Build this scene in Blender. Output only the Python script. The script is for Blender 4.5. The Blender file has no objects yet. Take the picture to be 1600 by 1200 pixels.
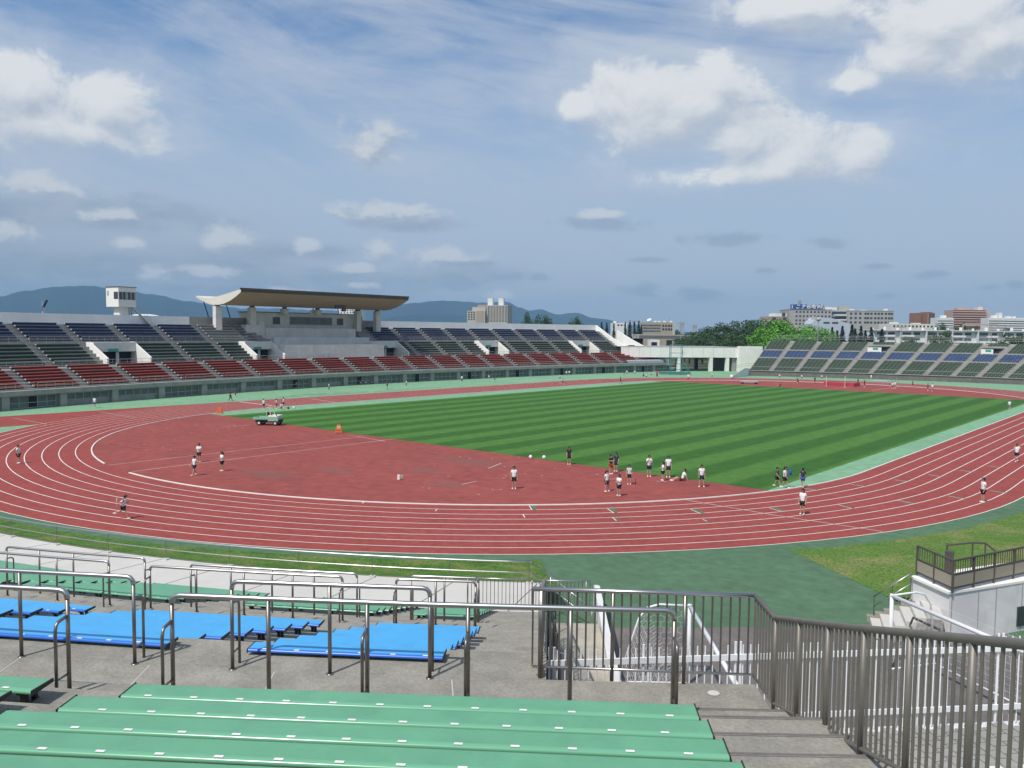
import bpy, math, random
from mathutils import Vector, Matrix
random.seed(11)
SC = bpy.context.scene
COL = SC.collection
PI = math.pi
R_ = math.radians

# ------------------------------------------------------------------ camera
FPX, PITCH, ROLL, YAW = 1292.290853, .063036, .009889, .706104
CAM = Vector((58.055595, -65.010878, 10.45829))
FW = Vector((-math.sin(YAW)*math.cos(PITCH), math.cos(YAW)*math.cos(PITCH), -math.sin(PITCH)))
_R = Vector((math.cos(YAW), math.sin(YAW), 0)); _U = _R.cross(FW)
RT = _R*math.cos(ROLL)+_U*math.sin(ROLL); UP = _U*math.cos(ROLL)-_R*math.sin(ROLL)
HEAD = Vector((-math.sin(YAW), math.cos(YAW), 0))
SIDE = Vector((math.cos(YAW), math.sin(YAW), 0))
def ray(x, y): return FW+RT*((x-800)/FPX)-UP*((y-600)/FPX)
def at(x, y, z=0.0):
    d = ray(x, y); return CAM+d*((z-CAM.z)/d.z)
def far(x, y, D): return CAM+ray(x, y)*D
cd = bpy.data.cameras.new('camera'); cam = bpy.data.objects.new('camera', cd); COL.objects.link(cam)
cam.matrix_world = Matrix.Translation(CAM) @ Matrix((RT, UP, -FW)).transposed().to_4x4()
cd.sensor_width = 36; cd.lens = FPX/1600*36; cd.clip_end = 30000; cd.clip_start = .1
SC.camera = cam

# ------------------------------------------------------------------ materials
def nt(m):
    m.use_nodes = True; t = m.node_tree; return t, t.nodes, t.links
def mat(name, col, rough=.75, metal=0, var=.12, scale=.8, stain=0, bump=0, bscale=30, col2=None, spec=.5, fine=0):
    m = bpy.data.materials.new(name); t, N, L = nt(m)
    b = N['Principled BSDF']; b.inputs['Roughness'].default_value = rough; b.inputs['Metallic'].default_value = metal
    b.inputs['Specular IOR Level'].default_value = spec
    c = (*col, 1); b.inputs['Base Color'].default_value = c
    g = N.new('ShaderNodeNewGeometry'); last = None
    if var or col2:
        n = N.new('ShaderNodeTexNoise'); n.inputs['Scale'].default_value = scale; n.inputs['Detail'].default_value = 6
        n.inputs['Roughness'].default_value = .62
        L.new(g.outputs['Position'], n.inputs['Vector'])
        r = N.new('ShaderNodeValToRGB'); r.color_ramp.elements[0].position = .3; r.color_ramp.elements[1].position = .7
        lo = col2 if col2 else tuple(v*(1-var) for v in col); hi = col if col2 else tuple(min(1, v*(1+var)) for v in col)
        r.color_ramp.elements[0].color = (*lo, 1); r.color_ramp.elements[1].color = (*hi, 1)
        L.new(n.outputs['Fac'], r.inputs['Fac']); last = r.outputs['Color']
    if fine:
        n3 = N.new('ShaderNodeTexNoise'); n3.inputs['Scale'].default_value = fine; n3.inputs['Detail'].default_value = 3
        L.new(g.outputs['Position'], n3.inputs['Vector'])
        r3 = N.new('ShaderNodeMapRange'); r3.inputs['From Min'].default_value = .3; r3.inputs['From Max'].default_value = .7
        r3.inputs['To Min'].default_value = .84; r3.inputs['To Max'].default_value = 1.12
        L.new(n3.outputs['Fac'], r3.inputs['Value'])
        mm = N.new('ShaderNodeVectorMath'); mm.operation = 'SCALE'
        L.new(last, mm.inputs[0]); L.new(r3.outputs['Result'], mm.inputs['Scale']); last = mm.outputs['Vector']
    if stain:
        n2 = N.new('ShaderNodeTexNoise'); n2.inputs['Scale'].default_value = scale*.9+.4; n2.inputs['Detail'].default_value = 9
        n2.inputs['Distortion'].default_value = .6; n2.inputs['Roughness'].default_value = .7
        L.new(g.outputs['Position'], n2.inputs['Vector'])
        r2 = N.new('ShaderNodeValToRGB'); r2.color_ramp.elements[0].position = .4; r2.color_ramp.elements[1].position = .58
        k = 1-stain
        r2.color_ramp.elements[0].color = (k, k, k, 1); r2.color_ramp.elements[1].color = (1, 1, 1, 1)
        L.new(n2.outputs['Fac'], r2.inputs['Fac'])
        mx = N.new('ShaderNodeMix'); mx.data_type = 'RGBA'; mx.blend_type = 'MULTIPLY'; mx.inputs[0].default_value = 1
        L.new(last, mx.inputs[6]); L.new(r2.outputs['Color'], mx.inputs[7]); last = mx.outputs[2]
    if last: L.new(last, b.inputs['Base Color'])
    if bump:
        nb = N.new('ShaderNodeTexNoise'); nb.inputs['Scale'].default_value = bscale; nb.inputs['Detail'].default_value = 4
        L.new(g.outputs['Position'], nb.inputs['Vector'])
        bp = N.new('ShaderNodeBump'); bp.inputs['Strength'].default_value = bump; bp.inputs['Distance'].default_value = .02
        L.new(nb.outputs['Fac'], bp.inputs['Height']); L.new(bp.outputs['Normal'], b.inputs['Normal'])
    return m
M = {}
def mk(k, *a, **kw): M[k] = mat(k, *a, **kw)
mk('track', (.312, .066, .053), .85, var=.08, scale=.35, stain=.07, spec=.25, bump=.15, bscale=60, fine=2.5)
mk('clay', (.305, .074, .060), .85, var=.09, scale=.10, stain=.09, spec=.25, bump=.15, bscale=60, fine=1.2)
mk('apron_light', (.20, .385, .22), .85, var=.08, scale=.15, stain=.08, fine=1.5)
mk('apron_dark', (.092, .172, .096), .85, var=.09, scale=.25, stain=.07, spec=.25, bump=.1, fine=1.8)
mk('line', (.80, .78, .74), .7, var=.10, scale=.8)
mk('oldline', (.70, .58, .53), .7, var=.2, scale=.8)
mk('asphalt', (.17, .15, .14), .9, var=.18, scale=.6, stain=.15, fine=8)
mk('concrete', (.31, .292, .245), .9, var=.12, scale=1.3, stain=.20, bump=.4, bscale=45, fine=24)
mk('concrete_far', (.34, .33, .30), .9, var=.12, scale=.5, stain=.15)
mk('pale_slab', (.575, .55, .505), .9, var=.05, scale=.35, stain=.05)
mk('pale_wall', (.74, .73, .71), .85, var=.06, scale=.5, stain=.13, bump=.1)
mk('white_wall', (.86, .835, .775), .8, var=.05, scale=.4, stain=.06)
mk('bare_wall', (.70, .68, .64), .85, var=.08, scale=.35, stain=.12)
mk('beige', (.46, .42, .34), .9, var=.12, scale=.9, stain=.2)
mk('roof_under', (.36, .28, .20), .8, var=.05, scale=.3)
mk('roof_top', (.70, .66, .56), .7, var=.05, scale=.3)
mk('roof_edge', (.10, .075, .055), .6, var=.1)
mk('steel', (.56, .54, .515), .33, 1, var=.05, scale=4)
mk('undershade_red', (.05, .012, .010), .8)  # near-black tints: shade under the far grandstand seats, put into the colour
mk('undershade_green', (.014, .030, .019), .8)
mk('undershade_blue', (.014, .022, .055), .8)
mk('undershade_grey', (.16, .16, .155), .8)
mk('steel_brown_refl', (.20, .182, .155), .5, .35, var=.1, scale=5)  # stainless as well; its dark brown reflections are put into the base colour
mk('steel_dark_refl', (.265, .24, .215), .40, .9, var=.10, scale=5)  # same stainless as the top rails, dark reflections put into the colour
mk('brown_metal', (.10, .085, .075), .5, .3, var=.1)
mk('brown_panel', (.34, .30, .23), .7, var=.05)
mk('parapet_white', (.90, .89, .86), .8, var=.04, scale=.4, stain=.04)
mk('white_paint', (.80, .80, .80), .4, var=.04, scale=3)
mk('seat_green', (.135, .37, .215), .42, var=.07, scale=2.2, stain=.07)
mk('seat_blue', (.072, .385, .74), .42, var=.06, scale=2.2, stain=.06)
mk('seat_rim', (.16, .42, .25), .22, var=.05)
mk('seat_rim_blue', (.03, .16, .60), .3, var=.05)
mk('tag', (.82, .80, .80), .6, var=.03)
mk('black_iron', (.022, .02, .02), .5, var=.2)
mk('bench_red', (.54, .09, .058), .6, var=.18, scale=.6)
mk('bench_blue', (.04, .07, .19), .6, var=.22, scale=.6)
mk('bench_green', (.04, .085, .05), .6, var=.2, scale=.6)
mk('bench_grey', (.38, .38, .37), .6, var=.2, scale=.6)
mk('bench_moss', (.065, .105, .068), .6, var=.15, scale=.5)
mk('bench_sky', (.055, .105, .235), .6, var=.15, scale=.5)
mk('capping', (.52, .51, .48), .6, var=.05)
mk('glass', (.045, .055, .06), .12, var=.3, scale=.4)
mk('glass_pale', (.10, .13, .14), .15, var=.35, scale=.5)
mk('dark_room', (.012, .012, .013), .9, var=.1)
mk('frame_grey', (.35, .35, .34), .6, var=.05)
mk('sign_green', (.03, .36, .24), .5, var=.05)
mk('sign_white', (.82, .82, .80), .5, var=.02)
mk('sign_blue', (.025, .075, .27), .5, var=.05)
mk('ink', (.015, .015, .015), .7, var=.05)
mk('teal_steel', (.07, .22, .24), .5, .2, var=.15, scale=2)
mk('orange', (.80, .16, .035), .5, var=.06, scale=3)
mk('truck_green', (.25, .48, .33), .4, var=.05)
mk('cream', (.72, .66, .45), .5, var=.05)
mk('rubber', (.02, .02, .02), .8, var=.1)
mk('mat_red', (.42, .05, .06), .55, var=.1)
mk('wood_pole', (.60, .38, .16), .6, var=.1)
mk('net', (.75, .75, .75), .8, var=.05)
mk('skin', (.50, .29, .20), .55, var=.04, scale=6)
mk('hair', (.012, .010, .009), .5, var=.1)
for k, c in dict(tee_white=(.78, .78, .78), tee_grey=(.55, .56, .56), black=(.018, .018, .02), navy=(.02, .026, .06), darkgrey=(.07, .075, .09),
                 blue=(.03, .09, .42), red=(.60, .03, .035), maroon=(.16, .02, .025), slate=(.18, .22, .28), shoe=(.75, .72, .68)).items():
    mk(k, c, .85, var=.07, scale=9)
for k, c in dict(b_beige=(.46, .42, .37), b_grey=(.40, .385, .365), b_white=(.74, .74, .72), b_brown=(.27, .13, .07), b_pink=(.50, .36, .30), b_maroon=(.20, .075, .06),
                 b_tan=(.36, .30, .24), b_pale=(.66, .63, .56), b_bluegrey=(.45, .49, .55)).items():
    mk(k, c, .85, var=.05, scale=.12)

def leafmat(name, lo, hi):
    m = bpy.data.materials.new(name); t, N, L = nt(m); b = N['Principled BSDF']; b.inputs['Roughness'].default_value = .6
    g = N.new('ShaderNodeNewGeometry'); n = N.new('ShaderNodeTexNoise'); n.inputs['Scale'].default_value = .45; n.inputs['Detail'].default_value = 3
    L.new(g.outputs['Position'], n.inputs['Vector'])
    a = N.new('ShaderNodeMath'); a.operation = 'ADD'
    s = N.new('ShaderNodeMath'); s.operation = 'MULTIPLY_ADD'; s.inputs[1].default_value = .5; s.inputs[2].default_value = -.25
    L.new(g.outputs['Random Per Island'], s.inputs[0]); L.new(n.outputs['Fac'], a.inputs[0]); L.new(s.outputs[0], a.inputs[1])
    r = N.new('ShaderNodeValToRGB'); r.color_ramp.elements[0].position = .3; r.color_ramp.elements[1].position = .75
    r.color_ramp.elements[0].color = (*lo, 1); r.color_ramp.elements[1].color = (*hi, 1)
    L.new(a.outputs[0], r.inputs['Fac']); L.new(r.outputs['Color'], b.inputs['Base Color'])
    b.inputs['Specular IOR Level'].default_value = .25
    M[name] = m
leafmat('leaf_dark', (.022, .05, .014), (.062, .12, .03))
leafmat('leaf_mid', (.028, .065, .018), (.075, .15, .035))
leafmat('leaf_bright', (.08, .22, .02), (.16, .42, .045))
leafmat('leaf_spruce', (.012, .028, .018), (.035, .065, .045))
mk('bark', (.10, .08, .06), .9, var=.2, scale=3)

# worn grey patches on the clay infield
def patches():
    m = M['clay']; t = m.node_tree; N = t.nodes; L = t.links; b = N['Principled BSDF']; src = b.inputs['Base Color'].links[0].from_socket
    g = N.new('ShaderNodeNewGeometry'); mask = None
    nz = N.new('ShaderNodeTexNoise'); nz.inputs['Scale'].default_value = .8; nz.inputs['Detail'].default_value = 6; L.new(g.outputs['Position'], nz.inputs['Vector'])
    for x, y, rx, ry in ((660, 735, 3.2, 1.6), (697, 757, 2.6, 1.6), (420, 741, 4.0, 2.0), (740, 722, 5, 2.4), (520, 735, 3, 1.4)):
        p = at(x, y, 0); a = N.new('ShaderNodeVectorMath'); a.operation = 'SUBTRACT'; a.inputs[1].default_value = (p.x, p.y, 0); L.new(g.outputs['Position'], a.inputs[0])
        s = N.new('ShaderNodeVectorMath'); s.operation = 'MULTIPLY'; s.inputs[1].default_value = (1/rx, 1/ry, 0); L.new(a.outputs[0], s.inputs[0])
        l = N.new('ShaderNodeVectorMath'); l.operation = 'LENGTH'; L.new(s.outputs[0], l.inputs[0])
        if mask is None: mask = l.outputs['Value']
        else:
            mn = N.new('ShaderNodeMath'); mn.operation = 'MINIMUM'; L.new(mask, mn.inputs[0]); L.new(l.outputs['Value'], mn.inputs[1]); mask = mn.outputs[0]
    ad = N.new('ShaderNodeMath'); ad.operation = 'ADD'; L.new(mask, ad.inputs[0]); L.new(nz.outputs['Fac'], ad.inputs[1])
    r = N.new('ShaderNodeMapRange'); r.interpolation_type = 'SMOOTHSTEP'; r.inputs['From Min'].default_value = .45; r.inputs['From Max'].default_value = 1.55; r.inputs['To Min'].default_value = .62; r.inputs['To Max'].default_value = 0; L.new(ad.outputs[0], r.inputs['Value'])
    mx = N.new('ShaderNodeMix'); mx.data_type = 'RGBA'; L.new(r.outputs['Result'], mx.inputs[0]); L.new(src, mx.inputs[6]); mx.inputs[7].default_value = (.19, .10, .085, 1); L.new(mx.outputs[2], b.inputs['Base Color'])
patches()

# lawn: mown stripes run along the pitch
def lawn():
    m = bpy.data.materials.new('lawn'); t, N, L = nt(m); b = N['Principled BSDF']; b.inputs['Roughness'].default_value = .85
    b.inputs['Specular IOR Level'].default_value = .2
    g = N.new('ShaderNodeNewGeometry'); sp = N.new('ShaderNodeSeparateXYZ'); L.new(g.outputs['Position'], sp.inputs[0])
    wob = N.new('ShaderNodeTexNoise'); wob.inputs['Scale'].default_value = .6; wob.inputs['Detail'].default_value = 6; L.new(g.outputs['Position'], wob.inputs['Vector'])
    m1 = N.new('ShaderNodeMath'); m1.operation = 'MULTIPLY_ADD'; m1.inputs[1].default_value = .55; L.new(wob.outputs['Fac'], m1.inputs[0]); L.new(sp.outputs['X'], m1.inputs[2])
    m2 = N.new('ShaderNodeMath'); m2.operation = 'MULTIPLY_ADD'; m2.inputs[1].default_value = 2*PI/4.93; m2.inputs[2].default_value = PI/2-(28.85+.27)*2*PI/4.93
    L.new(m1.outputs[0], m2.inputs[0])
    s = N.new('ShaderNodeMath'); s.operation = 'SINE'; L.new(m2.outputs[0], s.inputs[0])
    r = N.new('ShaderNodeMapRange'); r.inputs['From Min'].default_value = -.35; r.inputs['From Max'].default_value = .35; L.new(s.outputs[0], r.inputs['Value'])
    mx = N.new('ShaderNodeMix'); mx.data_type = 'RGBA'; mx.inputs[6].default_value = (.072, .184, .030, 1); mx.inputs[7].default_value = (.039, .122, .0165, 1)
    L.new(r.outputs['Result'], mx.inputs[0])
    n2 = N.new('ShaderNodeTexNoise'); n2.inputs['Scale'].default_value = .9; n2.inputs['Detail'].default_value = 10; n2.inputs['Roughness'].default_value = .75
    L.new(g.outputs['Position'], n2.inputs['Vector'])
    r2 = N.new('ShaderNodeMapRange'); r2.inputs['From Min'].default_value = .3; r2.inputs['From Max'].default_value = .7; r2.inputs['To Min'].default_value = .72; r2.inputs['To Max'].default_value = 1.22
    L.new(n2.outputs['Fac'], r2.inputs['Value'])
    v = N.new('ShaderNodeVectorMath'); v.operation = 'SCALE'; L.new(mx.outputs[2], v.inputs[0]); L.new(r2.outputs['Result'], v.inputs['Scale'])
    L.new(v.outputs['Vector'], b.inputs['Base Color'])
    M['lawn'] = m
lawn()
def turf(name, cols, sc):
    m = bpy.data.materials.new(name); t, N, L = nt(m); b = N['Principled BSDF']; b.inputs['Roughness'].default_value = .9; b.inputs['Specular IOR Level'].default_value = .15
    g = N.new('ShaderNodeNewGeometry'); n = N.new('ShaderNodeTexNoise'); n.inputs['Scale'].default_value = sc; n.inputs['Detail'].default_value = 8; n.inputs['Roughness'].default_value = .68
    L.new(g.outputs['Position'], n.inputs['Vector'])
    r = N.new('ShaderNodeValToRGB'); E = r.color_ramp.elements
    E[0].position = .34; E[0].color = (*cols[0], 1); E[1].position = .5; E[1].color = (*cols[1], 1); e = E.new(.64); e.color = (*cols[2], 1)
    L.new(n.outputs['Fac'], r.inputs['Fac'])
    n2 = N.new('ShaderNodeTexNoise'); n2.inputs['Scale'].default_value = 9; n2.inputs['Detail'].default_value = 4; L.new(g.outputs['Position'], n2.inputs['Vector'])
    r2 = N.new('ShaderNodeMapRange'); r2.inputs['From Min'].default_value = .3; r2.inputs['From Max'].default_value = .7; r2.inputs['To Min'].default_value = .55; r2.inputs['To Max'].default_value = 1.4
    L.new(n2.outputs['Fac'], r2.inputs['Value'])
    v = N.new('ShaderNodeVectorMath'); v.operation = 'SCALE'; L.new(r.outputs['Color'], v.inputs[0]); L.new(r2.outputs['Result'], v.inputs['Scale'])
    L.new(v.outputs['Vector'], b.inputs['Base Color'])
    bp = N.new('ShaderNodeBump'); bp.inputs['Strength'].default_value = .6; bp.inputs['Distance'].default_value = .05; L.new(n2.outputs['Fac'], bp.inputs['Height']); L.new(bp.outputs['Normal'], b.inputs['Normal'])
    M[name] = m
turf('turf_near', ((.055, .13, .022), (.085, .17, .03), (.17, .19, .06)), .7)
turf('turf_dry', ((.085, .175, .03), (.115, .19, .04), (.20, .21, .075)), .38)
turf('country', ((.05, .09, .04), (.08, .11, .05), (.13, .13, .09)), .02)
turf('wild', ((.008, .02, .016), (.012, .026, .02), (.016, .03, .022)), .002)

# ------------------------------------------------------------------ mesh helpers
ORG = {}
class MB:
    def __init__(s): s.v = []; s.f = []; s.m = []
    def poly(s, pts, mi=0):
        b = len(s.v); s.v += [tuple(p) for p in pts]; s.f.append(tuple(range(b, b+len(pts)))); s.m.append(mi); return s
    def hexa(s, p, mi=0):            # 8 points: 4 bottom ccw, 4 top ccw
        b = len(s.v); s.v += [tuple(q) for q in p]
        for f in ((3, 2, 1, 0), (4, 5, 6, 7), (0, 1, 5, 4), (1, 2, 6, 5), (2, 3, 7, 6), (3, 0, 4, 7)):
            s.f.append(tuple(b+i for i in f)); s.m.append(mi)
        return s
    def box(s, c, d, rz=0, mi=0):    # centre, full size, turn about z
        ca, sa = math.cos(rz), math.sin(rz); hx, hy, hz = d[0]/2, d[1]/2, d[2]/2
        P = []
        for z in (-hz, hz):
            for x, y in ((-hx, -hy), (hx, -hy), (hx, hy), (-hx, hy)):
                P.append((c[0]+x*ca-y*sa, c[1]+x*sa+y*ca, c[2]+z))
        return s.hexa(P, mi)
    def beam(s, a, b, w, h, up=Vector((0, 0, 1)), mi=0):   # bar from a to b of width w and height h
        a = Vector(a); b = Vector(b); d = (b-a).normalized(); x = d.cross(up)
        if x.length < 1e-5: x = Vector((1, 0, 0))
        x.normalize(); y = x.cross(d)
        q = [(-w/2, -h/2), (w/2, -h/2), (w/2, h/2), (-w/2, h/2)]
        return s.hexa([a+x*i+y*j for i, j in q]+[b+x*i+y*j for i, j in q], mi)
    def tube(s, path, r, n=8, mi=0, cap=True):
        path = [Vector(p) for p in path]; rs = r if isinstance(r, (list, tuple)) else [r]*len(path); b = len(s.v); ref = None
        for i, p in enumerate(path):
            d = (path[min(i+1, len(path)-1)]-path[max(i-1, 0)]).normalized()
            if ref is None or abs(ref.dot(d)) > .97: ref = Vector((0, 0, 1)) if abs(d.z) < .9 else Vector((1, 0, 0))
            x = d.cross(ref).normalized(); y = d.cross(x); ref = -y if abs(y.dot(d)) < .5 else ref
            x = d.cross(ref).normalized(); y = d.cross(x)
            for k in range(n):
                t = 2*PI*k/n; s.v.append(tuple(p+(x*math.cos(t)+y*math.sin(t))*rs[i]))
        for i in range(len(path)-1):
            for k in range(n):
                s.f.append((b+i*n+k, b+i*n+(k+1) % n, b+(i+1)*n+(k+1) % n, b+(i+1)*n+k)); s.m.append(mi)
        if cap:
            s.f.append(tuple(b+k for k in range(n))[::-1]); s.m.append(mi)
            e = b+(len(path)-1)*n; s.f.append(tuple(e+k for k in range(n))); s.m.append(mi)
        return s
    def prism(s, pts, z0, z1, mi=0):
        n = len(pts); b = len(s.v)
        s.v += [(p[0], p[1], z0) for p in pts]+[(p[0], p[1], z1) for p in pts]
        s.f.append(tuple(range(b, b+n))[::-1]); s.f.append(tuple(range(b+n, b+2*n))); s.m += [mi, mi]
        for i in range(n):
            j = (i+1) % n; s.f.append((b+i, b+j, b+n+j, b+n+i)); s.m.append(mi)
        return s
    def loft(s, rows, closed=False, mi=0):   # rows of equal length
        b = len(s.v); n = len(rows[0])
        for r in rows: s.v += [tuple(p) for p in r]
        for i in range(len(rows)-1):
            for k in range(n if closed else n-1):
                j = (k+1) % n
                s.f.append((b+i*n+k, b+i*n+j, b+(i+1)*n+j, b+(i+1)*n+k)); s.m.append(mi)
        return s
    def ends(s, row, mi=0, flip=False):
        return s.poly(row[::-1] if flip else row, mi)
    def ell(s, c, r, nu=10, nv=6, mi=0, z0=-1, rz=0):
        rows = []
        ca, sa = math.cos(rz), math.sin(rz)
        for j in range(nv+1):
            ph = math.asin(z0)+(PI/2-math.asin(z0))*j/nv
            row = []
            for k in range(nu):
                t = 2*PI*k/nu; x = r[0]*math.cos(ph)*math.cos(t); y = r[1]*math.cos(ph)*math.sin(t)
                row.append((c[0]+x*ca-y*sa, c[1]+x*sa+y*ca, c[2]+r[2]*math.sin(ph)))
            rows.append(row)
        return s.loft(rows, True, mi)
    def mesh(s, name, mats, org=(0, 0, 0), smooth=False):
        me = bpy.data.meshes.new(name)
        me.from_pydata([(p[0]-org[0], p[1]-org[1], p[2]-org[2]) for p in s.v], [], s.f)
        for m in mats: me.materials.append(M[m] if isinstance(m, str) else m)
        if len(mats) > 1: me.polygons.foreach_set('material_index', s.m)
        if smooth: me.polygons.foreach_set('use_smooth', [True]*len(me.polygons))
        me.update(); return me
    def build(s, name, mats, parent=None, org=None, smooth=False):
        if isinstance(mats, str): mats = [mats]
        if org is None: org = ORG.get(parent.name, (0, 0, 0)) if parent else (0, 0, 0)
        o = bpy.data.objects.new(name, s.mesh(name, mats, org, smooth)); COL.objects.link(o)
        if parent:
            o.parent = parent; ORG[o.name] = tuple(org)
        else:
            o.location = org; ORG[o.name] = tuple(org)
        return o
def tag(o, label, cat, group=None, kind=None):
    if label: o['label'] = label
    if cat: o['category'] = cat
    if group: o['group'] = group
    if kind: o['kind'] = kind
    return o
def thing(name, label, cat, loc, group=None):
    o = bpy.data.objects.new(name, None); COL.objects.link(o); o.location = loc; o.empty_display_size = .3
    ORG[o.name] = tuple(loc); return tag(o, label, cat, group)
def inst(name, me, parent, loc, rot=0):
    o = bpy.data.objects.new(name, me); COL.objects.link(o); o.parent = parent
    p = ORG[parent.name]; o.location = (loc[0]-p[0], loc[1]-p[1], loc[2]-p[2]); o.rotation_euler = (0, 0, rot)
    ORG[o.name] = tuple(loc); return o
def structure(name, mb, m, smooth=False):
    o = mb.build(name, m, smooth=smooth); o['kind'] = 'structure'; return o
ORD = 'zeroth first second third fourth fifth sixth seventh eighth ninth tenth eleventh twelfth thirteenth fourteenth fifteenth sixteenth seventeenth eighteenth nineteenth twentieth twenty-first twenty-second twenty-third twenty-fourth twenty-fifth twenty-sixth'.split()
# ------------------------------------------------------------------ light and sky
SUN = Vector((.05, -.99, 0)).normalized()*math.cos(R_(55))+Vector((0, 0, math.sin(R_(55))))
ld = bpy.data.lights.new('sun', 'SUN'); ld.energy = 3.8; ld.angle = R_(.6); ld.color = (1, .955, .88)
so = bpy.data.objects.new('sun', ld); COL.objects.link(so); so.rotation_euler = (-SUN).to_track_quat('-Z', 'Y').to_euler(); so.location = (0, 0, 200)
W = bpy.data.worlds.new('World'); SC.world = W; W.use_nodes = True
def world():
    t = W.node_tree; N = t.nodes; L = t.links; N.clear()
    out = N.new('ShaderNodeOutputWorld'); bg = N.new('ShaderNodeBackground'); bg.inputs['Strength'].default_value = .128
    L.new(bg.outputs[0], out.inputs[0])
    sky = N.new('ShaderNodeTexSky'); sky.sky_type = 'NISHITA'; sky.sun_disc = False
    sky.sun_elevation = R_(55); sky.sun_rotation = math.atan2(SUN.x, SUN.y); sky.altitude = 50; sky.air_density = 1.0; sky.dust_density = 1.0; sky.ozone_density = 2.2
    tc = N.new('ShaderNodeTexCoord')
    def math_(op, a, b=None, c=None, clamp=False):
        n = N.new('ShaderNodeMath'); n.operation = op; n.use_clamp = clamp
        for i, v in enumerate((a, b, c)):
            if v is None: continue
            if isinstance(v, (int, float)): n.inputs[i].default_value = v
            else: L.new(v, n.inputs[i])
        return n.outputs[0]
    def vec(op, a, b=None, c=None, out='Vector'):
        n = N.new('ShaderNodeVectorMath'); n.operation = op
        for i, v in enumerate((a, b, c)):
            if v is None: continue
            if isinstance(v, (tuple, list)): n.inputs[i].default_value = v
            else: L.new(v, n.inputs[i])
        return n.outputs[out]
    nrm = vec('NORMALIZE', tc.outputs['Generated'])
    sp = N.new('ShaderNodeSeparateXYZ'); L.new(nrm, sp.inputs[0])
    # azimuth (deg, 0 = north-west part of the sky over the track, clockwise) and elevation of the view direction
    hx = math_('ADD', math_('MULTIPLY', sp.outputs['X'], HEAD.x), math_('MULTIPLY', sp.outputs['Y'], HEAD.y))
    hy = math_('ADD', math_('MULTIPLY', sp.outputs['X'], SIDE.x), math_('MULTIPLY', sp.outputs['Y'], SIDE.y))
    az = math_('MULTIPLY', math_('ARCTAN2', hy, hx), 180/PI)
    el = math_('MULTIPLY', math_('ARCSINE', sp.outputs['Z']), 180/PI)
    cb = N.new('ShaderNodeCombineXYZ'); L.new(az, cb.inputs[0]); L.new(el, cb.inputs[1]); P = cb.outputs[0]
    def ae(x, y):
        d = ray(x, y).normalized(); return math.degrees(math.atan2(d.dot(SIDE), d.dot(HEAD))), math.degrees(math.asin(d.z))
    def blobs(Pv, lst, pad=1.0):
        m = None
        for x, y, w, h in lst:
            a, e = ae(x, y); a1 = ae(x+w, y)[0]-a; e1 = ae(x, y-h)[1]-e
            s = (pad/a1, pad/e1, 0)
            n = vec('MULTIPLY_ADD', Pv, s, (-a*s[0], -e*s[1], 0)); l = vec('LENGTH', n, out='Value')
            m = l if m is None else math_('SMOOTH_MIN', m, l, .25)
        return m
    def noise(Pv, sc, det, rough, dist=0):
        n = N.new('ShaderNodeTexNoise'); n.inputs['Scale'].default_value = 1; n.inputs['Detail'].default_value = det; n.inputs['Roughness'].default_value = rough
        n.inputs['Distortion'].default_value = dist
        L.new(vec('MULTIPLY', Pv, sc), n.inputs['Vector']); return n.outputs['Fac']
    def ramp(v, a, b, c=0., d=1., smooth=True):
        n = N.new('ShaderNodeMapRange'); n.interpolation_type = 'SMOOTHSTEP' if smooth else 'LINEAR'
        for k, q in (('From Min', a), ('From Max', b), ('To Min', c), ('To Max', d)): n.inputs[k].default_value = q
        L.new(v, n.inputs['Value']); return n.outputs['Result']
    def mix(f, a, b):
        n = N.new('ShaderNodeMix'); n.data_type = 'RGBA'
        if isinstance(f, (int, float)): n.inputs[0].default_value = f
        else: L.new(f, n.inputs[0])
        for i, v in ((6, a), (7, b)):
            if isinstance(v, tuple): n.inputs[i].default_value = (*v, 1)
            else: L.new(v, n.inputs[i])
        return n.outputs[2]
    big = [(28, 140, 92, 80), (60, 190, 150, 55), (165, 165, 105, 70), (118, 205, 140, 34),
           (985, 150, 122, 68), (1080, 165, 130, 74), (1125, 125, 60, 62), (1160, 215, 110, 66), (1250, 235, 140, 56), (1330, 242, 70, 44), (1190, 268, 190, 30), (905, 165, 50, 34),
           (1420, 85, 120, 60), (1545, 60, 150, 86), (1250, 10, 135, 50), (1345, 125, 66, 26), (1500, 25, 170, 70), (1040, 190, 150, 60), (1230, 255, 150, 40)]
    small = [(592, 220, 56, 40), (575, 232, 40, 22), (62, 292, 66, 26), (20, 362, 48, 22), (360, 380, 60, 28), (605, 334, 84, 18), (598, 390, 32, 17), (690, 404, 62, 22), (195, 378, 28, 13), (240, 430, 34, 16),
             (330, 425, 60, 14), (480, 388, 22, 16), (170, 335, 50, 12), (930, 336, 44, 10), (550, 420, 40, 10), (780, 462, 26, 10), (450, 455, 40, 9), (560, 445, 30, 8)]
    dark = [(940, 349, 96, 14), (1140, 373, 92, 14), (1297, 380, 48, 12), (1000, 453, 42, 15), (1090, 458, 50, 15), (800, 432, 30, 8), (842, 434, 23, 10), (1010, 407, 36, 6),
            (1455, 429, 42, 9), (725, 412, 62, 8), (715, 442, 54, 18), (1200, 423, 26, 7), (1548, 449, 26, 7), (1586, 446, 18, 9), (1385, 463, 24, 7), (1375, 416, 38, 6)]
    bankb = [(120, 330, 260, 34), (330, 425, 260, 26), (560, 440, 210, 24), (420, 392, 150, 18), (700, 430, 120, 18), (60, 420, 220, 30), (640, 350, 90, 12), (250, 455, 420, 20)]
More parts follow.
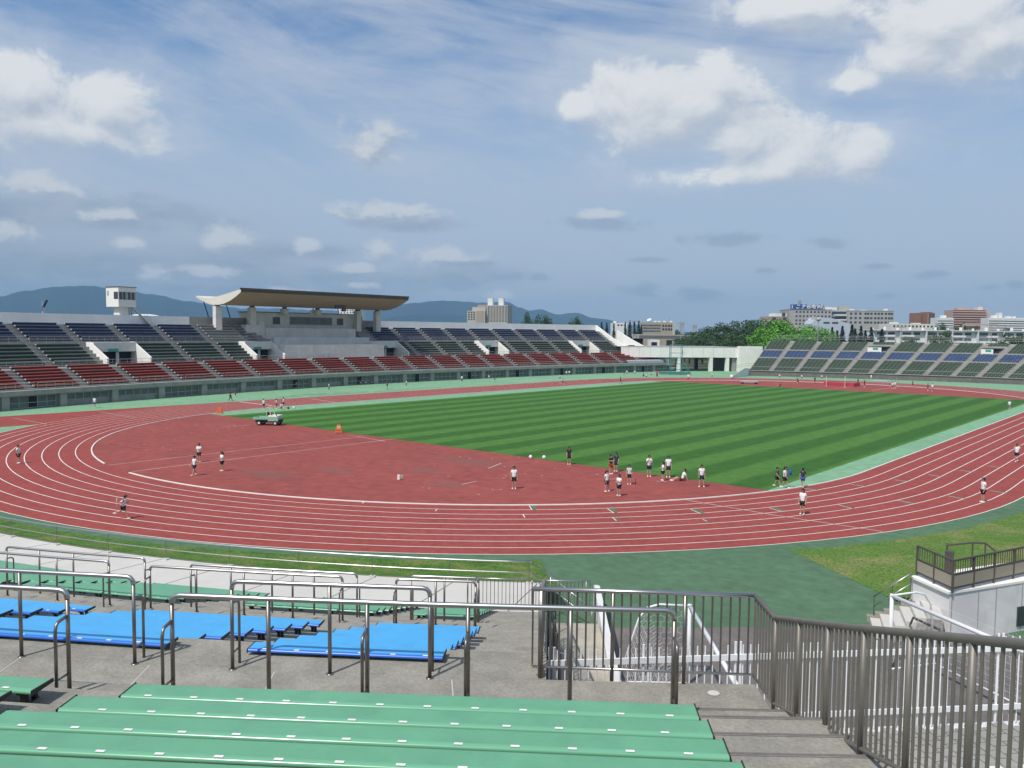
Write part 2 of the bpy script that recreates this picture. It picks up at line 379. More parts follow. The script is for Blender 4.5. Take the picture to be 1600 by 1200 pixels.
    def field(Pv):
        d = blobs(Pv, big)
        n1 = noise(Pv, (.20, .30, 1), 10, .64, .4)
        return math_('ADD', math_('SUBTRACT', 1.0, d), math_('MULTIPLY_ADD', n1, 2.1, -1.0))
    f0 = field(P)
    f1 = field(vec('ADD', P, (-.55, 1.2, 0)))
    lit = ramp(math_('SUBTRACT', f0, f1), -.70, .55)
    core = math_('ADD', math_('MULTIPLY', ramp(f0, -.05, .48), lit), math_('MULTIPLY', ramp(f0, -.25, .85), math_('SUBTRACT', 1.0, lit))); halo = ramp(f0, -.9, .5)
    dens = math_('MAXIMUM', core, math_('MULTIPLY', halo, .34))
    # veil of high cloud
    rot = N.new('ShaderNodeVectorRotate'); rot.rotation_type = 'Z_AXIS'; rot.inputs['Angle'].default_value = R_(10); L.new(P, rot.inputs['Vector'])
    c1 = noise(rot.outputs[0], (.026, .12, 1), 9, .64, 1.4); c2 = noise(P, (.020, .05, 1), 4, .55, .5)
    c3 = noise(rot.outputs[0], (.085, .42, 1), 8, .68, 1.0)
    veil = ramp(math_('ADD', math_('MULTIPLY', c1, .50), math_('ADD', math_('MULTIPLY', c2, .28), math_('MULTIPLY', c3, .22))), .385, .61)
    skyc = vec('MULTIPLY', sky.outputs['Color'], (.80, .93, 1.04))
    base = mix(math_('MULTIPLY', veil, .70), skyc, (4.55, 4.95, 5.5))
    pale = mix(ramp(el, 6, 20, .80, 0), base, (3.5, 4.15, 5.05)); pale = mix(ramp(el, 0, 8, .65, .0), pale, (3.7, 4.05, 4.55))
    pale = mix(math_('MULTIPLY', ramp(az, -6, -34, 0, 1), ramp(el, 0, 10, .75, 0)), pale, (2.25, 2.75, 3.3))
    # grey-blue bank low in the sky at the left, mottled
    db = blobs(P, bankb); fb = math_('ADD', math_('SUBTRACT', 1.0, db), math_('MULTIPLY_ADD', noise(P, (.13, .36, 1), 9, .64, .6), 2.8, -1.4))
    bank = mix(math_('MULTIPLY', ramp(fb, -.4, .7), .62), pale, mix(ramp(noise(P, (.3, .8, 1), 7, .6, .4), .35, .65), (2.1, 2.65, 3.35), (3.0, 3.5, 4.1)))
    # cumulus
    body = mix(lit, (3.9, 4.3, 4.85), (6.3, 6.4, 6.45))
    withc = mix(math_('MULTIPLY', dens, .93), bank, body)
    ds = blobs(P, small); ns = noise(P, (.45, .75, 1), 9, .62, .4); fs = math_('ADD', math_('SUBTRACT', 1.0, ds), math_('MULTIPLY_ADD', ns, 2.8, -1.4))
    ns1 = noise(vec('ADD', P, (-.3, .6, 0)), (.45, .75, 1), 9, .62, .4); ds1 = blobs(vec('ADD', P, (-.3, .6, 0)), small)
    ls = ramp(math_('ADD', math_('SUBTRACT', ds1, ds), math_('MULTIPLY', math_('SUBTRACT', ns, ns1), 2.8)), -.5, .6)
    withs = mix(math_('MULTIPLY', ramp(fs, -.2, .6), .80), withc, mix(ls, (3.1, 3.6, 4.3), (5.2, 5.4, 5.6)))
    dd = blobs(P, dark); fd = math_('ADD', math_('SUBTRACT', 1.0, dd), math_('MULTIPLY_ADD', noise(P, (.5, 1.1, 1), 8, .62, .4), 2.2, -1.1))
    dn = ramp(fd, -.05, .75)
    fin = mix(math_('MULTIPLY', dn, .62), withs, (2.35, 2.95, 3.85))
    L.new(fin, bg.inputs['Color'])
world()
SC.view_settings.view_transform = 'Standard'; SC.view_settings.look = 'None'; SC.view_settings.exposure = 0; SC.view_settings.gamma = 1

# ------------------------------------------------------------------ ground, track, pitch
RI, LS, LW = 37.898, 80.0, 1.22
def oval(r, n=64):
    P = [(-r*math.cos(PI*i/n), -r*math.sin(PI*i/n)) for i in range(n+1)]
    P += [(r*math.cos(PI*i/n), LS+r*math.sin(PI*i/n)) for i in range(n+1)]
    return P
def flat(name, pts, z, m): return structure(name, MB().poly([(p[0], p[1], z) for p in pts]), m)
g = MB(); NR = 60
g.poly([(9000*math.cos(2*PI*i/NR), 40+9000*math.sin(2*PI*i/NR), -.06) for i in range(NR)])
structure('ground', g, 'country')
flat('rubber_apron', [(-76, -70), (76, -70), (76, 160), (-76, 160)], 0, 'apron_light')
CF = (3.0, 6.0)
def pol(r, a): a = R_(a); return (CF[0]+r*math.sin(a), CF[1]-r*math.cos(a))
# darker rubber in front of the near stand and in the passage
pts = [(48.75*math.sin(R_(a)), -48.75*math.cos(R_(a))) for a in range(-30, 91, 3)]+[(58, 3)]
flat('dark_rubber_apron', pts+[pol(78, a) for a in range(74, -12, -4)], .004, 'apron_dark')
flat('running_track', oval(48.9), .008, 'track')
flat('sprint_straight', [(-49.6, -40), (-38.2, -40), (-38.2, 8), (-49.6, 8)], .0055, 'track')
flat('infield_surface', oval(RI-.02), .012, 'clay')
def strip(side):
    X0 = 35.5 if side > 0 else -33.0
    o = []
    for i in range(0, 13):
        y = -12+i; o.append((side*math.sqrt((RI-.06)**2-min(0, y)**2), y))
    o += [(side*(RI-.06), LS), (side*math.sqrt((RI-.06)**2-12**2), LS+12)]
    return o+[(X0, LS+12), (X0, -12)]
flat('pitch_border', strip(1), .016, 'apron_light'); flat('pitch_border', strip(-1), .016, 'apron_light')
flat('grass_pitch', [(-33.0, -12), (35.5, -12), (35.5, 94), (-33.0, 94)], .020, 'lawn')
def ribbon(mb, pts, w, z, closed=False):
    n = len(pts); rows = []
    for i in range(n):
        a = Vector(pts[i-1] if (i or closed) else pts[0]); b = Vector(pts[(i+1) % n] if (i < n-1 or closed) else pts[-1])
        d = (b-a).normalized(); q = Vector((-d.y, d.x))*(w/2); p = Vector(pts[i])
        rows.append([(p.x+q.x, p.y+q.y, z), (p.x-q.x, p.y-q.y, z)])
    if closed: rows.append(rows[0])
    mb.loft(rows)
lm = MB()
for k in range(1, 10): ribbon(lm, oval(RI+LW*k), .065, .0125, True)
structure('lane_lines', lm, 'line')
# raised white kerb on the inside edge, with the gap left for the run-up
kb = MB(); ov = oval(RI, 90)
def skip(p): return (p[0]+32.5)**2+(p[1]+19.0)**2 < 2.6**2
gapc = at(180, 731)
seg = [p for p in ov if math.hypot(p[0]-gapc.x, p[1]-gapc.y) > 2.2]
i0 = min(range(len(seg)), key=lambda i: math.hypot(seg[i][0]-gapc.x, seg[i][1]-gapc.y))
j0 = i0+1 if math.hypot(seg[i0][0]-seg[(i0+1) % len(seg)][0], seg[i0][1]-seg[(i0+1) % len(seg)][1]) > 3 else i0
seg = seg[j0:]+seg[:j0]
rows = []
for i, p in enumerate(seg):
    a = Vector(seg[max(i-1, 0)]); b = Vector(seg[min(i+1, len(seg)-1)]); d = (b-a).normalized(); q = Vector((-d.y, d.x))*.048; p = Vector(p)
    rows.append([(p.x+q.x, p.y+q.y, .01), (p.x+q.x, p.y+q.y, .07), (p.x-q.x, p.y-q.y, .07), (p.x-q.x, p.y-q.y, .01)])
kb.loft(rows, True); structure('track_kerb', kb, 'line')
ml = MB()
def mark(a, b, w=.06, z=.0165, mb=None): ribbon(mb or ml, [at(*a).xy, at(*b).xy], w, z)
for a, b in [((169, 727), (562, 683)), ((207, 737), (601, 688)), ((543, 681), (563, 682)), ((560, 682), (602, 690)), ((590, 688), (615, 687)),
             ((1072, 781.5), (1215, 806)), ((1215, 806), (1380, 831)), ((722, 757), (745, 752)), ((763, 732), (783, 724)), ((950, 748.5), (966, 749)), ((1025, 752), (1042, 753)),
             ((20, 653), (73, 663)), ((155, 643.5), (212, 653)), ((1205, 599), (1240, 599)), ((1362, 610), (1405, 604.5)), ((1305, 607), (1335, 604)), ((485, 623), (525, 629)), ((345, 668), (368, 664.5)), ((365, 667), (390, 664))]:
    mark(a, b, .07 if b[1] > 640 else .12)
for a, b in [((375, 628), (430, 634.5))]: mark(a, b, .35)
for i in range(26):
    x = random.uniform(640, 960); y = random.uniform(712, 775); 
    if math.hypot(x-800, (y-745)*2.5) < 150: mark((x, y), (x+random.uniform(2, 4), y), .09, .0165)
for i in range(16):
    x = random.uniform(170, 380); y = random.uniform(660, 705); mark((x, y), (x+3, y), .08)
structure('field_markings', ml, 'oldline')
am = MB()
for a, b, w in (((436, 620.5), (470, 619), .7), ((478, 617), (512, 615), .9), ((520, 615), (545, 613.5), .6)): mark(a, b, w, .005, am)
structure('apron_marks', am, 'teal_steel')
am = MB()
for a, b, w in (((484, 619.5), (575, 612.5), .5), ((455, 618), (480, 616), .35), ((585, 612), (690, 605), .35)): mark(a, b, w, .0045, am)
structure('apron_marks', am, 'asphalt')
am = MB()
for a, b, w in (((800, 596), (870, 592), .5), ((870, 594), (940, 590.5), .3)): mark(a, b, w, .0045, am)
structure('apron_marks', am, 'b_bluegrey')
sm = MB(); sg = MB()
for x0, y0, x1, y1, bar in [(827, 790.5, 831, 797, 1), (949, 795, 959, 802, 1), (1079, 796, 1095, 803, 1), (1202, 794, 1220, 799, 1), (1310, 789, 1331, 795, 0), (1402, 782, 1427, 787, 0), (1481, 775, 1508, 780, 0), (1547, 767, 1573, 771, 0),
                            (1257, 763, 1278, 767, 0), (1330, 757, 1354, 761, 0), (1397, 750, 1420, 753, 0), (1450, 742, 1473, 745.5, 0), (1499, 735, 1520, 738, 0), (1543, 728, 1565, 731, 0), (566, 787, 570, 783, 0), (680, 799, 683, 796, 0), (817, 804, 820, 809, 0), (957, 809, 963, 814, 0), (1098, 812, 1105, 815, 0)]:
    mark((x0, y0), (x1, y1), .055, .0165, sm)
    a, b = at(x0, y0), at(x1, y1); t = Vector((-(a.y+b.y), a.x+b.x)).normalized()*.35
    if x1-x0 > 5 or bar: sg.poly([(a.x+t.x*.2, a.y+t.y*.2, .0145), (a.x+t.x*(1.25 if bar else .5), a.y+t.y*(1.25 if bar else .5), .0145), (b.x+t.x*.75, b.y+t.y*.75, .0145), (b.x+t.x*.2, b.y+t.y*.2, .0145)])
structure('stagger_marks', sm, 'line'); structure('zone_marks', sg, 'apron_dark')

# grass banks at the foot of the near stand
gb = MB()
rows = []
for i in range(0, 34):
    a = -12+i*(38.2+12)/33
    p1 = pol(59.2, a); th = math.atan2(p1[0], -p1[1]); row = []
    for t in (0, .2, .45, .7, 1):
        p0 = (49.95*math.sin(th), -49.95*math.cos(th)); row.append((p0[0]+(p1[0]-p0[0])*t, p0[1]+(p1[1]-p0[1])*t, .03+.85*t*t+random.uniform(-.02, .02)))
    rows.append(row)
gb.loft(rows)
structure('grass_bank', gb, 'turf_near')
A, B = at(1230, 858), at(1385, 932)
gb = MB(); edge = [(50.3*math.sin(R_(a)), -50.3*math.cos(R_(a))) for a in range(60, 92, 3)]
gb.poly([(A.x, A.y, .012)]+[(x, y, .03) for x, y in edge if x > A.x-.5 and y > A.y]+[(50.6, 25, .03), (60, 25, .9), (60, -22, .9), (50.2, -32.2, .75), (B.x, B.y, .012)])
structure('grass_bank', gb, 'turf_dry')
# asphalt floor of the passage under the stand
flat('passage_floor', [pol(61.0, a) for a in (37, 40, 43, 46, 49, 52)]+[(62, -34), (64, -60), pol(90, 37)], .012, 'asphalt')
# ------------------------------------------------------------------ near stand (terrace under the camera)
def steps():
    S_ = []                                   # (r0, r1, z): treads from the front walkway up
    S_.append((59.3, 63.28, 1.05)); S_.append((63.28, 63.94, 1.30)); S_.append((63.94, 64.6, 1.50))
    for k in range(23): S_.append((64.6+.66*k, 64.6+.66*(k+1), 1.50+.197*(k+1) if k < 8 else 3.076+.1916*(k-7)))
    S_[-1] = (S_[-1][0], 80.75, 5.95)
    S_ += [(80.75, 81.35, 6.27), (81.35, 81.95, 6.47)]
    z = 6.75
    for k in range(14): S_.append((81.95+.6*k, 81.95+.6*(k+1), z)); z += .128 if k < 5 else .2
    return S_
STEP = steps()
def fz(r):
    for a, b, z in STEP:
        if a <= r < b: return z
    return STEP[-1][2] if r > 80 else 1.05
def pr3(r, a, z): p = pol(r, a); return Vector((p[0], p[1], z))
stand = thing('terraced_stand', 'concrete spectator terrace stepping down under the green and blue benches', 'stand', pr3(75, 30, 0))
def sweep_steps(lst, a0, a1, da=1.6):
    mb = MB(); n = max(2, int((a1-a0)/da)+1); rows = []
    for i in range(n+1):
        a = a0+(a1-a0)*i/n; row = []; zprev = 0.0
        for r0, r1, z in lst:
            row += [pr3(r0, a, zprev), pr3(r0, a, z)]; row.append(pr3(r1, a, z)); zprev = z
        row.append(pr3(lst[-1][1], a, 0)); rows.append(row)
    mb.loft(rows)
    for row, fl in ((rows[0], False), (rows[-1], True)):   # flank walls as stepped strips
        i = 0
        for r0, r1, z in lst:
            q0, q1 = row[i+1], row[i+2]; p = [Vector((q0.x, q0.y, -.02)), Vector((q1.x, q1.y, -.02)), q1, q0]
            mb.poly(p[::-1] if fl else p); i += 3
    return mb
low_ = [s for s in STEP if s[0] >= 63.2]; cut = [s for s in low_ if s[0] < 79]; up_ = [s for s in low_ if s[0] > 80]
cut[-1] = (cut[-1][0], 79.36, 5.95)
sweep_steps(cut, 2, 37.78).build('terrace', 'concrete', stand)
sweep_steps([(79.36, 80.75, 5.95)]+up_, 2, 39.72).build('terrace', 'concrete', stand)
# lighter slabs of the front walkway
wk = MB(); rows = []
for i in range(25):
    a = 2+i*35.7/24; rows.append([pr3(59.3, a, 0), pr3(59.3, a, 1.05), pr3(63.28, a, 1.05)])
wk.loft(rows); e = rows[-1]; wk.poly([Vector((e[2].x, e[2].y, 0)), e[2], e[1], e[0]]); wk.build('walkway', 'pale_slab', stand)
kc = MB(); rows = []
for i in range(25):
    a = 2+i*35.7/24; rows.append([pr3(59.05, a, .2), pr3(59.05, a, 1.0), pr3(59.296, a, 1.0)])
kc.loft(rows); kc.build('walkway_kerb', 'concrete', stand)
# slab joints
jt = MB()
for a in range(4, 38, 3):
    p, q = pr3(59.4, a+.4, 1.054), pr3(63.2, a-.6, 1.054); d = (q-p).normalized(); s_ = Vector((-d.y, d.x, 0))*.02
    MB().poly([p-s_, q-s_, q+s_, p+s_]).build('joint', 'asphalt', stand)
jt = MB()
for a in (32.6, 33.95, 36.9, 35.2, 31):
    p, q = pr3(79.45, a, 5.953), pr3(80.7, a+.15, 5.953); d = (q-p).normalized(); s_ = Vector((-d.y, d.x, 0))*.008
    MB().poly([p-s_, q-s_, q+s_, p+s_]).build('joint', 'capping', stand)
for r, z in [(80.75, 6.27), (81.35, 6.47)]+[(s[0], s[2]) for s in STEP if 81.9 < s[0] < 86]:
    q = [pr3(r+.004, 38.83, z+.003), pr3(r+.004, 39.70, z+.003), pr3(r+.035, 39.70, z+.003), pr3(r+.035, 38.83, z+.003)]; MB().poly(q).build('step_edge', 'asphalt', stand)
    q = [pr3(r+.05, 38.83, z+.003), pr3(r+.05, 39.70, z+.003), pr3(r+.062, 39.70, z+.003), pr3(r+.062, 38.83, z+.003)]; MB().poly(q).build('step_edge', 'asphalt', stand)
# dark tide marks where water stands behind the rails are in the concrete material

# ------------------------------------------------------------------ benches of the near stand
def bench_mesh(L, depth=.30):
    """plank with a rolled near lip; x along the bench, +y towards the back row"""
    prof = [(-depth, -.012), (-depth+.03, .0), (-.05, .0), (-.028, .005), (-.012, .003), (.001, -.005), (.008, -.016), (.008, -.030), (0, -.040), (-.03, -.044), (-depth+.02, -.036), (-depth, -.030)]
    mb = MB(); rows = [[(x, y, z) for y, z in prof] for x in (-L/2, L/2)]
    mb.loft(rows, True)
    mb.m = [1 if k % len(prof) in (2, 3, 4, 5, 6, 7) else 0 for k in range(len(prof))]
    return mb
TAGM = None; LEGM = None; CAPM = None
def tagmesh():
    mb = MB(); mb.box((0, -.020, .0068), (.070, .030, .0026)); return mb.mesh('number_plate', ['tag'])
def legmesh(h=.15):
    mb = MB(); mb.box((0, -.10, -.044-h/2), (.055, .05, h)); mb.box((0, -.15, -.055), (.05, .26, .022)); mb.box((0, -.24, -.044-h/2), (.045, .04, h)); mb.box((0, -.17, -.044-h+.006), (.07, .20, .012)); return mb.mesh('leg', ['black_iron'])
def capmesh(depth=.30):
    mb = MB(); mb.hexa([(-.006, -depth, -.034), (.006, -depth, -.034), (.006, .012, -.05), (-.006, .012, -.05), (-.006, -depth, .004), (.006, -depth, .004), (.006, .012, .006), (-.006, .012, .006)])
    return mb.mesh('end_cap', ['black_iron'])
TAGM, LEGM, LEGG, LEGB, CAPM = tagmesh(), legmesh(.15), legmesh(.178), legmesh(.238), capmesh()
NB = 0
def near_bench(p0, p1, color, label, group, lo=None):
    """p0, p1: ends of the near edge of the seat"""
    global NB
    p0, p1 = Vector(p0), Vector(p1); L = (p1-p0).xy.length; c = (p0+p1)/2; ang = math.atan2(p1.y-p0.y, p1.x-p0.x)
    # +y of the bench points away from the track
    b = thing('bench', label, 'bench', c, group)
    mats = ['seat_green', 'seat_rim'] if color == 'green' else ['seat_blue', 'seat_rim_blue']
    # x axis along p0->p1 (right seen from the seats), y = towards the back is -90 deg of inward
    me = bench_mesh(L).mesh('seat', [mats[0], mats[1]])
    me.polygons.foreach_set('use_smooth', [p.material_index == 1 for p in me.polygons])
    o = inst('seat', me, b, c, ang+PI)
    ux = Vector((math.cos(ang), math.sin(ang), 0)); n = int(L/.45)
    for k in range(n):
        t = (k+.5-n/2)*.45; q = c+ux*t; inst('number_plate', TAGM, b, q, ang+PI)
    for t in ([-L/2+.16, L/2-.16] if L < 1.8 else [-L/2+.16]+[-L/2+.16+(L-.32)*j/(int(L/1.35)+1) for j in range(1, int(L/1.35)+1)]+[L/2-.16]):
        q = c+ux*t; inst('leg', LEGM if color == 'green' and c.z > 5 else (LEGG if color == 'green' else LEGB), b, q, ang+PI)
    for t in (-L/2-.004, L/2+.004): inst('end_cap', CAPM, b, c+ux*t, ang+PI)
    NB += 1
    return b
def row_r(i): return 82.42+.59*i
cnt = 0
for i in range(6):         # six nearest rows
    r = row_r(i); z = 6.94+.128*i+(.07*max(0, i-4))
    al, ar = 34.95-.16*i, 38.76
    near_bench(pr3(r, al, z), pr3(r, ar, z), 'green', ['long green bench nearest to the blue rows, front row of the closest block', 'long green bench in the second row of the closest block', 'long green bench in the third row of the closest block',
              'long green bench in the fourth row of the closest block', 'long green bench in the fifth row, cut by the bottom edge', 'long green bench in the sixth row at the bottom edge'][i], 'green benches in the closest block')
    if i < 3: near_bench(pr3(r, 31.1, z), pr3(r, 34.32, z), 'green', ['green bench end poking in at the left edge above the closest benches', 'green bench end at the left edge, one row behind the front', 'green bench end at the left edge, two rows behind the front'][i], 'green benches past the left gangway')
for i in range(8):         # blue rows
    r = 78.95-.66*i; z = fz(r-.1)+.28
    near_bench(pr3(r, 34.78+.06*i, z), pr3(r, 36.76, z), 'blue', '%s blue bench of the short right-hand blue block, counted from the near row' % ORD[i+1], 'blue benches, right block')
    near_bench(pr3(r, 31.0+.04*i, z), pr3(r, 33.92+.06*i, z), 'blue', '%s blue bench of the wide middle blue block, counted from the near row' % ORD[i+1], 'blue benches, middle block')
    if i > 3: near_bench(pr3(r, 26.6, z), pr3(r, 30.15+.05*i, z), 'blue', '%s blue bench of the far left blue block, behind two hoop rails' % ORD[i+1], 'blue benches, left block')
for i in range(9):         # green rows at the bottom of the stand
    r = 68.95-.66*i; z = fz(r-.1)+.22
    for a0, a1, nm in ((34.85, 36.25, 'short right-hand'), (31.0, 34.05, 'middle'), (25.2, 29.2, 'left'), (14.5, 24.6, 'far left')):
        near_bench(pr3(r, a0, z), pr3(r, a1, z), 'green', '%s green bench of the %s block by the pale walkway' % (ORD[i+1], nm), 'green benches by the pale walkway, %s block' % nm)

# ------------------------------------------------------------------ hoop rails among the benches
POSTR, TOPR = .025, .031
def hoop(r, z0, z1, a0, a1, posts, stubs, sd, label, group='hoop rails among the benches'):
    c = pr3(r, (a0+a1)/2, z0); h = thing('handrail', label, 'rail', c, group)
    n = max(2, int((a1-a0)/.6)); top = [pr3(r, a0+(a1-a0)*i/n, z1) for i in range(n+1)]
    d0 = (top[1]-top[0]).normalized(); d1 = (top[-1]-top[-2]).normalized()
    def corner(p, d, s):            # rounded elbow
        return [p+d*s*.10, p+d*s*.045-Vector((0, 0, .012)), p+d*s*.012-Vector((0, 0, .045)), p-Vector((0, 0, .10))]
    path = corner(top[0], d0, 1)[::-1]+top[1:-1]+corner(top[-1], d1, -1)
    MB().tube(path, TOPR, 10).build('top_rail', 'steel', h, smooth=True)
    for i, a in enumerate(posts):
        p = pr3(r, a, z0); mb = MB(); mb.tube([p, Vector((p.x, p.y, z1-(.10 if i in (0, len(posts)-1) else .01)))], POSTR, 8)
        mb.tube([p, p+Vector((0, 0, .008))], .052, 10); mb.build('post', 'steel_dark_refl', h, smooth=True)
        if i in stubs:
            q = pr3(r+sd*.22, a, 0); zb = fz(r+sd*.22); zt = z0+(z1-z0)*.72
            e = Vector((q.x, q.y, zt)); dd = (Vector((q.x, q.y, 0))-Vector((p.x, p.y, 0))).normalized()
            mb = MB(); mb.tube([Vector((p.x, p.y, zt+.04)), e-dd*.05+Vector((0, 0, .02)), e-dd*.015-Vector((0, 0, .01)), e-Vector((0, 0, .07)), Vector((q.x, q.y, zb))], .019, 8)
            mb.tube([Vector((p.x, p.y, z0+.22)), Vector((q.x, q.y, z0+.22))], .013, 6); mb.build('side_hoop', 'steel_dark_refl', h, smooth=True)
def lin(a, b, n): return [a+(b-a)*i/(n-1) for i in range(n)]
hoop(79.43, 5.95, 7.14, 34.78, 36.69, lin(34.78, 36.69, 3), (0, 2), -1, 'shiny hoop rail standing close behind the right-hand blue benches')
hoop(79.43, 5.95, 7.14, 29.0, 33.79, lin(29.0, 33.79, 5), (0, 4), -1, 'hoop rail at the left behind the wide middle blue benches')
hoop(81.0, 6.27, 7.46, 34.79, 38.76, lin(34.79, 38.76, 6), (0, 2, 3, 5), 1, 'longest steel hoop rail, just beyond the closest green bench')
hoop(81.0, 6.27, 7.46, 30.4, 33.9, lin(30.4, 33.9, 5), (0, 4), 1, 'steel hoop rail at the left edge above the green bench end')
hoop(69.6, fz(69.6), 4.3, 30.07, 33.8, lin(30.07, 33.8, 5), (0, 4), -1, 'thin hoop rail beside the middle lower green benches')
hoop(69.6, fz(69.6), 4.3, 34.95, 36.35, lin(34.95, 36.35, 3), (0, 2), -1, 'thin hoop rail beside the short right lower green benches')
hoop(69.6, fz(69.6), 4.38, 25.35, 28.97, lin(25.35, 28.97, 5), (0, 4), -1, 'thin hoop rail farthest left, in front of the pale walkway')
hoop(71.2, fz(71.2), 4.70, 30.0, 33.92, lin(30.0, 33.92, 5), (0, 4), 1, 'hoop rail just past the wide middle blue benches')
hoop(71.2, fz(71.2), 4.70, 34.95, 36.45, lin(34.95, 36.45, 3), (0, 2), 1, 'short hoop rail just past the right-hand blue benches')
hoop(71.2, fz(71.2), 4.74, 24.3, 29.1, lin(24.3, 29.1, 5), (0, 4), 1, 'hoop rail past the small left blue benches')

# ------------------------------------------------------------------ two-rail fence along the walkway edge
fn = thing('guard_fence', 'thin two-bar steel fence along the edge of the pale walkway above the grass', 'fence', pr3(59.4, 20, 1))
al = [3+i*.9 for i in range(39)]; al = [a for a in al if a <= 37.2]+[37.2]
MB().tube([pr3(59.42, a, 1.88) for a in al], .030, 8).build('top_rail', 'steel', fn, smooth=True)
MB().tube([pr3(59.42, a, 1.47) for a in al], .022, 8).build('middle_rail', 'steel', fn, smooth=True)
a = 5.2
while a < 37.3:
    p = pr3(59.42, a, 1.05); MB().tube([p, p+Vector((0, 0, .815))], .018, 6).build('post', 'steel_dark_refl', fn)
    m_ = MB(); m_.box((p.x, p.y, 1.075), (.22, .22, .05), R_(a)); m_.build('footing', 'pale_slab', fn); a += 2.9
e0, e1 = pr3(59.42, 37.2, 1.88), at(925, 951, .95)
MB().tube([e0, e1], .022, 8).build('sloping_rail', 'steel', fn, smooth=True)
MB().tube([e0-Vector((0, 0, .41)), e1-Vector((0, 0, .42))], .018, 8).build('sloping_rail', 'steel', fn, smooth=True)
for t in (.33, .66, 1.0):
    p = e0.lerp(e1, t); MB().tube([p, Vector((p.x, p.y, max(0, p.z-.95)))], .017, 6).build('post', 'steel', fn, smooth=True)

# ------------------------------------------------------------------ balustrades of upright bars
def balustrade(pts, label, group, post_every=8, pitch=.115, drop=1.18, low=.15, r0=.031, mt='steel', mb_='steel_dark_refl', br=.0125, toprail=True, first=0):
    pts = [Vector(p) for p in pts]; c = pts[0].copy(); c.z -= drop
    h = thing('balustrade', label, 'railing', c, group)
    MB().tube(pts, r0, 10).build('top_rail', mt, h, smooth=True)
    MB().tube([p-Vector((0, 0, drop-low)) for p in pts], r0*.62, 8).build('bottom_rail', mt, h, smooth=True)
    bars = MB(); run = 0; k = first
    for i in range(len(pts)-1):
        a, b = pts[i], pts[i+1]; L = (b-a).xy.length; s = pitch-run if i else 0
        while s <= L+1e-6:
            p = a.lerp(b, s/L)
            if k % post_every == 0:
                MB().tube([p, p-Vector((0, 0, drop))], .026, 8).build('post', mb_, h, smooth=True)
            else: bars.tube([p-Vector((0, 0, .01)), p-Vector((0, 0, drop-low-.01))], br, 6, cap=False)
            k += 1; last = s; s += pitch
        run = L-last
    bars.build('bars', mb_, h, smooth=True); return h
k0 = at(1180, 931, 7.13); c0 = at(833, 920, 7.13)
balustrade([c0, k0], 'upright-bar steel balustrade across the end of the aisle before the white goal', 'steel balustrades', post_every=8, first=7)
k1 = at(1211, 965, 7.13); kA = at(1328, 980, 7.9); kB = at(1600, 1007, 8.8); kC = kB+(kB-kA)*.45
balustrade([k0+Vector((.02, -.03, 0)), k1, kA, kB, kC], 'dark upright-bar balustrade climbing beside the steps at the lower right', 'steel balustrades', post_every=8, first=1, mt='steel_brown_refl', mb_='steel_brown_refl')
lr = [pr3(r, 37.72, fz(r)+1.18) for r in [79.30-.66*i for i in range(26)] if r > 63]
balustrade(lr, 'steel balustrade running down beside the aisle steps towards the track', 'steel balustrades', mb_='steel_dark_refl')
balustrade([pr3(62.5, a, 2.14) for a in (35.3, 36.3, 37.25)], 'low steel balustrade across the foot of the aisle, over the walkway', 'steel balustrades', drop=1.09, post_every=40, pitch=.13, br=.011, r0=.024)
balustrade([pr3(62.4, a, 2.1) for a in (37.3, 38.2, 39.1)], 'low steel balustrade beside the stair down to the dark green rubber', 'steel balustrades', drop=1.05, post_every=14, pitch=.13, br=.011, r0=.022)

# passage walls, side stair
bw = thing('retaining_wall', 'narrow pale concrete wall with sloping end beside the dark green passage', 'wall', pr3(66, 39.45, 0))
m_ = MB()
rw = [(58.9, .16, .9), (59.6, .2, 1.08), (72, .30, 1.12), (79, .3, 1.12)]
rows = []
for r, w, zt in rw:
    a = 39.55-.02*(r-59); p = Vector(pol(r, a)); t = Vector((math.cos(R_(a)), math.sin(R_(a))))*w/2
    rows.append([(p.x-t.x, p.y-t.y, -.02), (p.x-t.x, p.y-t.y, zt), (p.x+t.x, p.y+t.y, zt), (p.x+t.x, p.y+t.y, -.02)])
m_.loft(rows); m_.poly(rows[0]); m_.build('wall', 'pale_wall', bw)
sr = MB()     # beige stair ramp between terrace and that wall
z = 1.05
for k in range(6): 
    r0 = 61.0+k*.42; z0 = .15+.15*k
    q = [pol(r0, 37.9), pol(r0+.42 if k < 5 else 78.6, 37.9), pol(r0+.42 if k < 5 else 78.6, 39.32), pol(r0, 39.32)]
    sr.prism([(p[0], p[1]) for p in q], -.02, z0)
tag(sr.build('stairway', 'beige', org=pr3(62, 38.6, 0)), 'beige concrete stair and landing between the terrace flank and the narrow wall', 'stairs')
ms = thing('mesh_fence', 'dark wire mesh fence along the flank of the terrace by the goal', 'fence', pr3(70, 37.95, 0))
m_ = MB()
for i in range(60):
    r = 64+i*.22; zt = fz(r)+.05
    m_.tube([pr3(r, 37.95, 1.0), pr3(r, 37.95, zt)], .012, 4, cap=False)
for zz in [1.1+.3*k for k in range(12)]: m_.tube([pr3(max(64, 64.6+(zz-1.6)/.3), 37.95, zz), pr3(77.5, 37.95, zz)], .012, 4, cap=False)
m_.build('mesh', 'brown_metal', ms)
for r in (65, 69, 73, 77): MB().tube([pr3(r, 37.95, .9), pr3(r, 37.95, fz(r)+.2)], .03, 6).build('post', 'steel', ms)

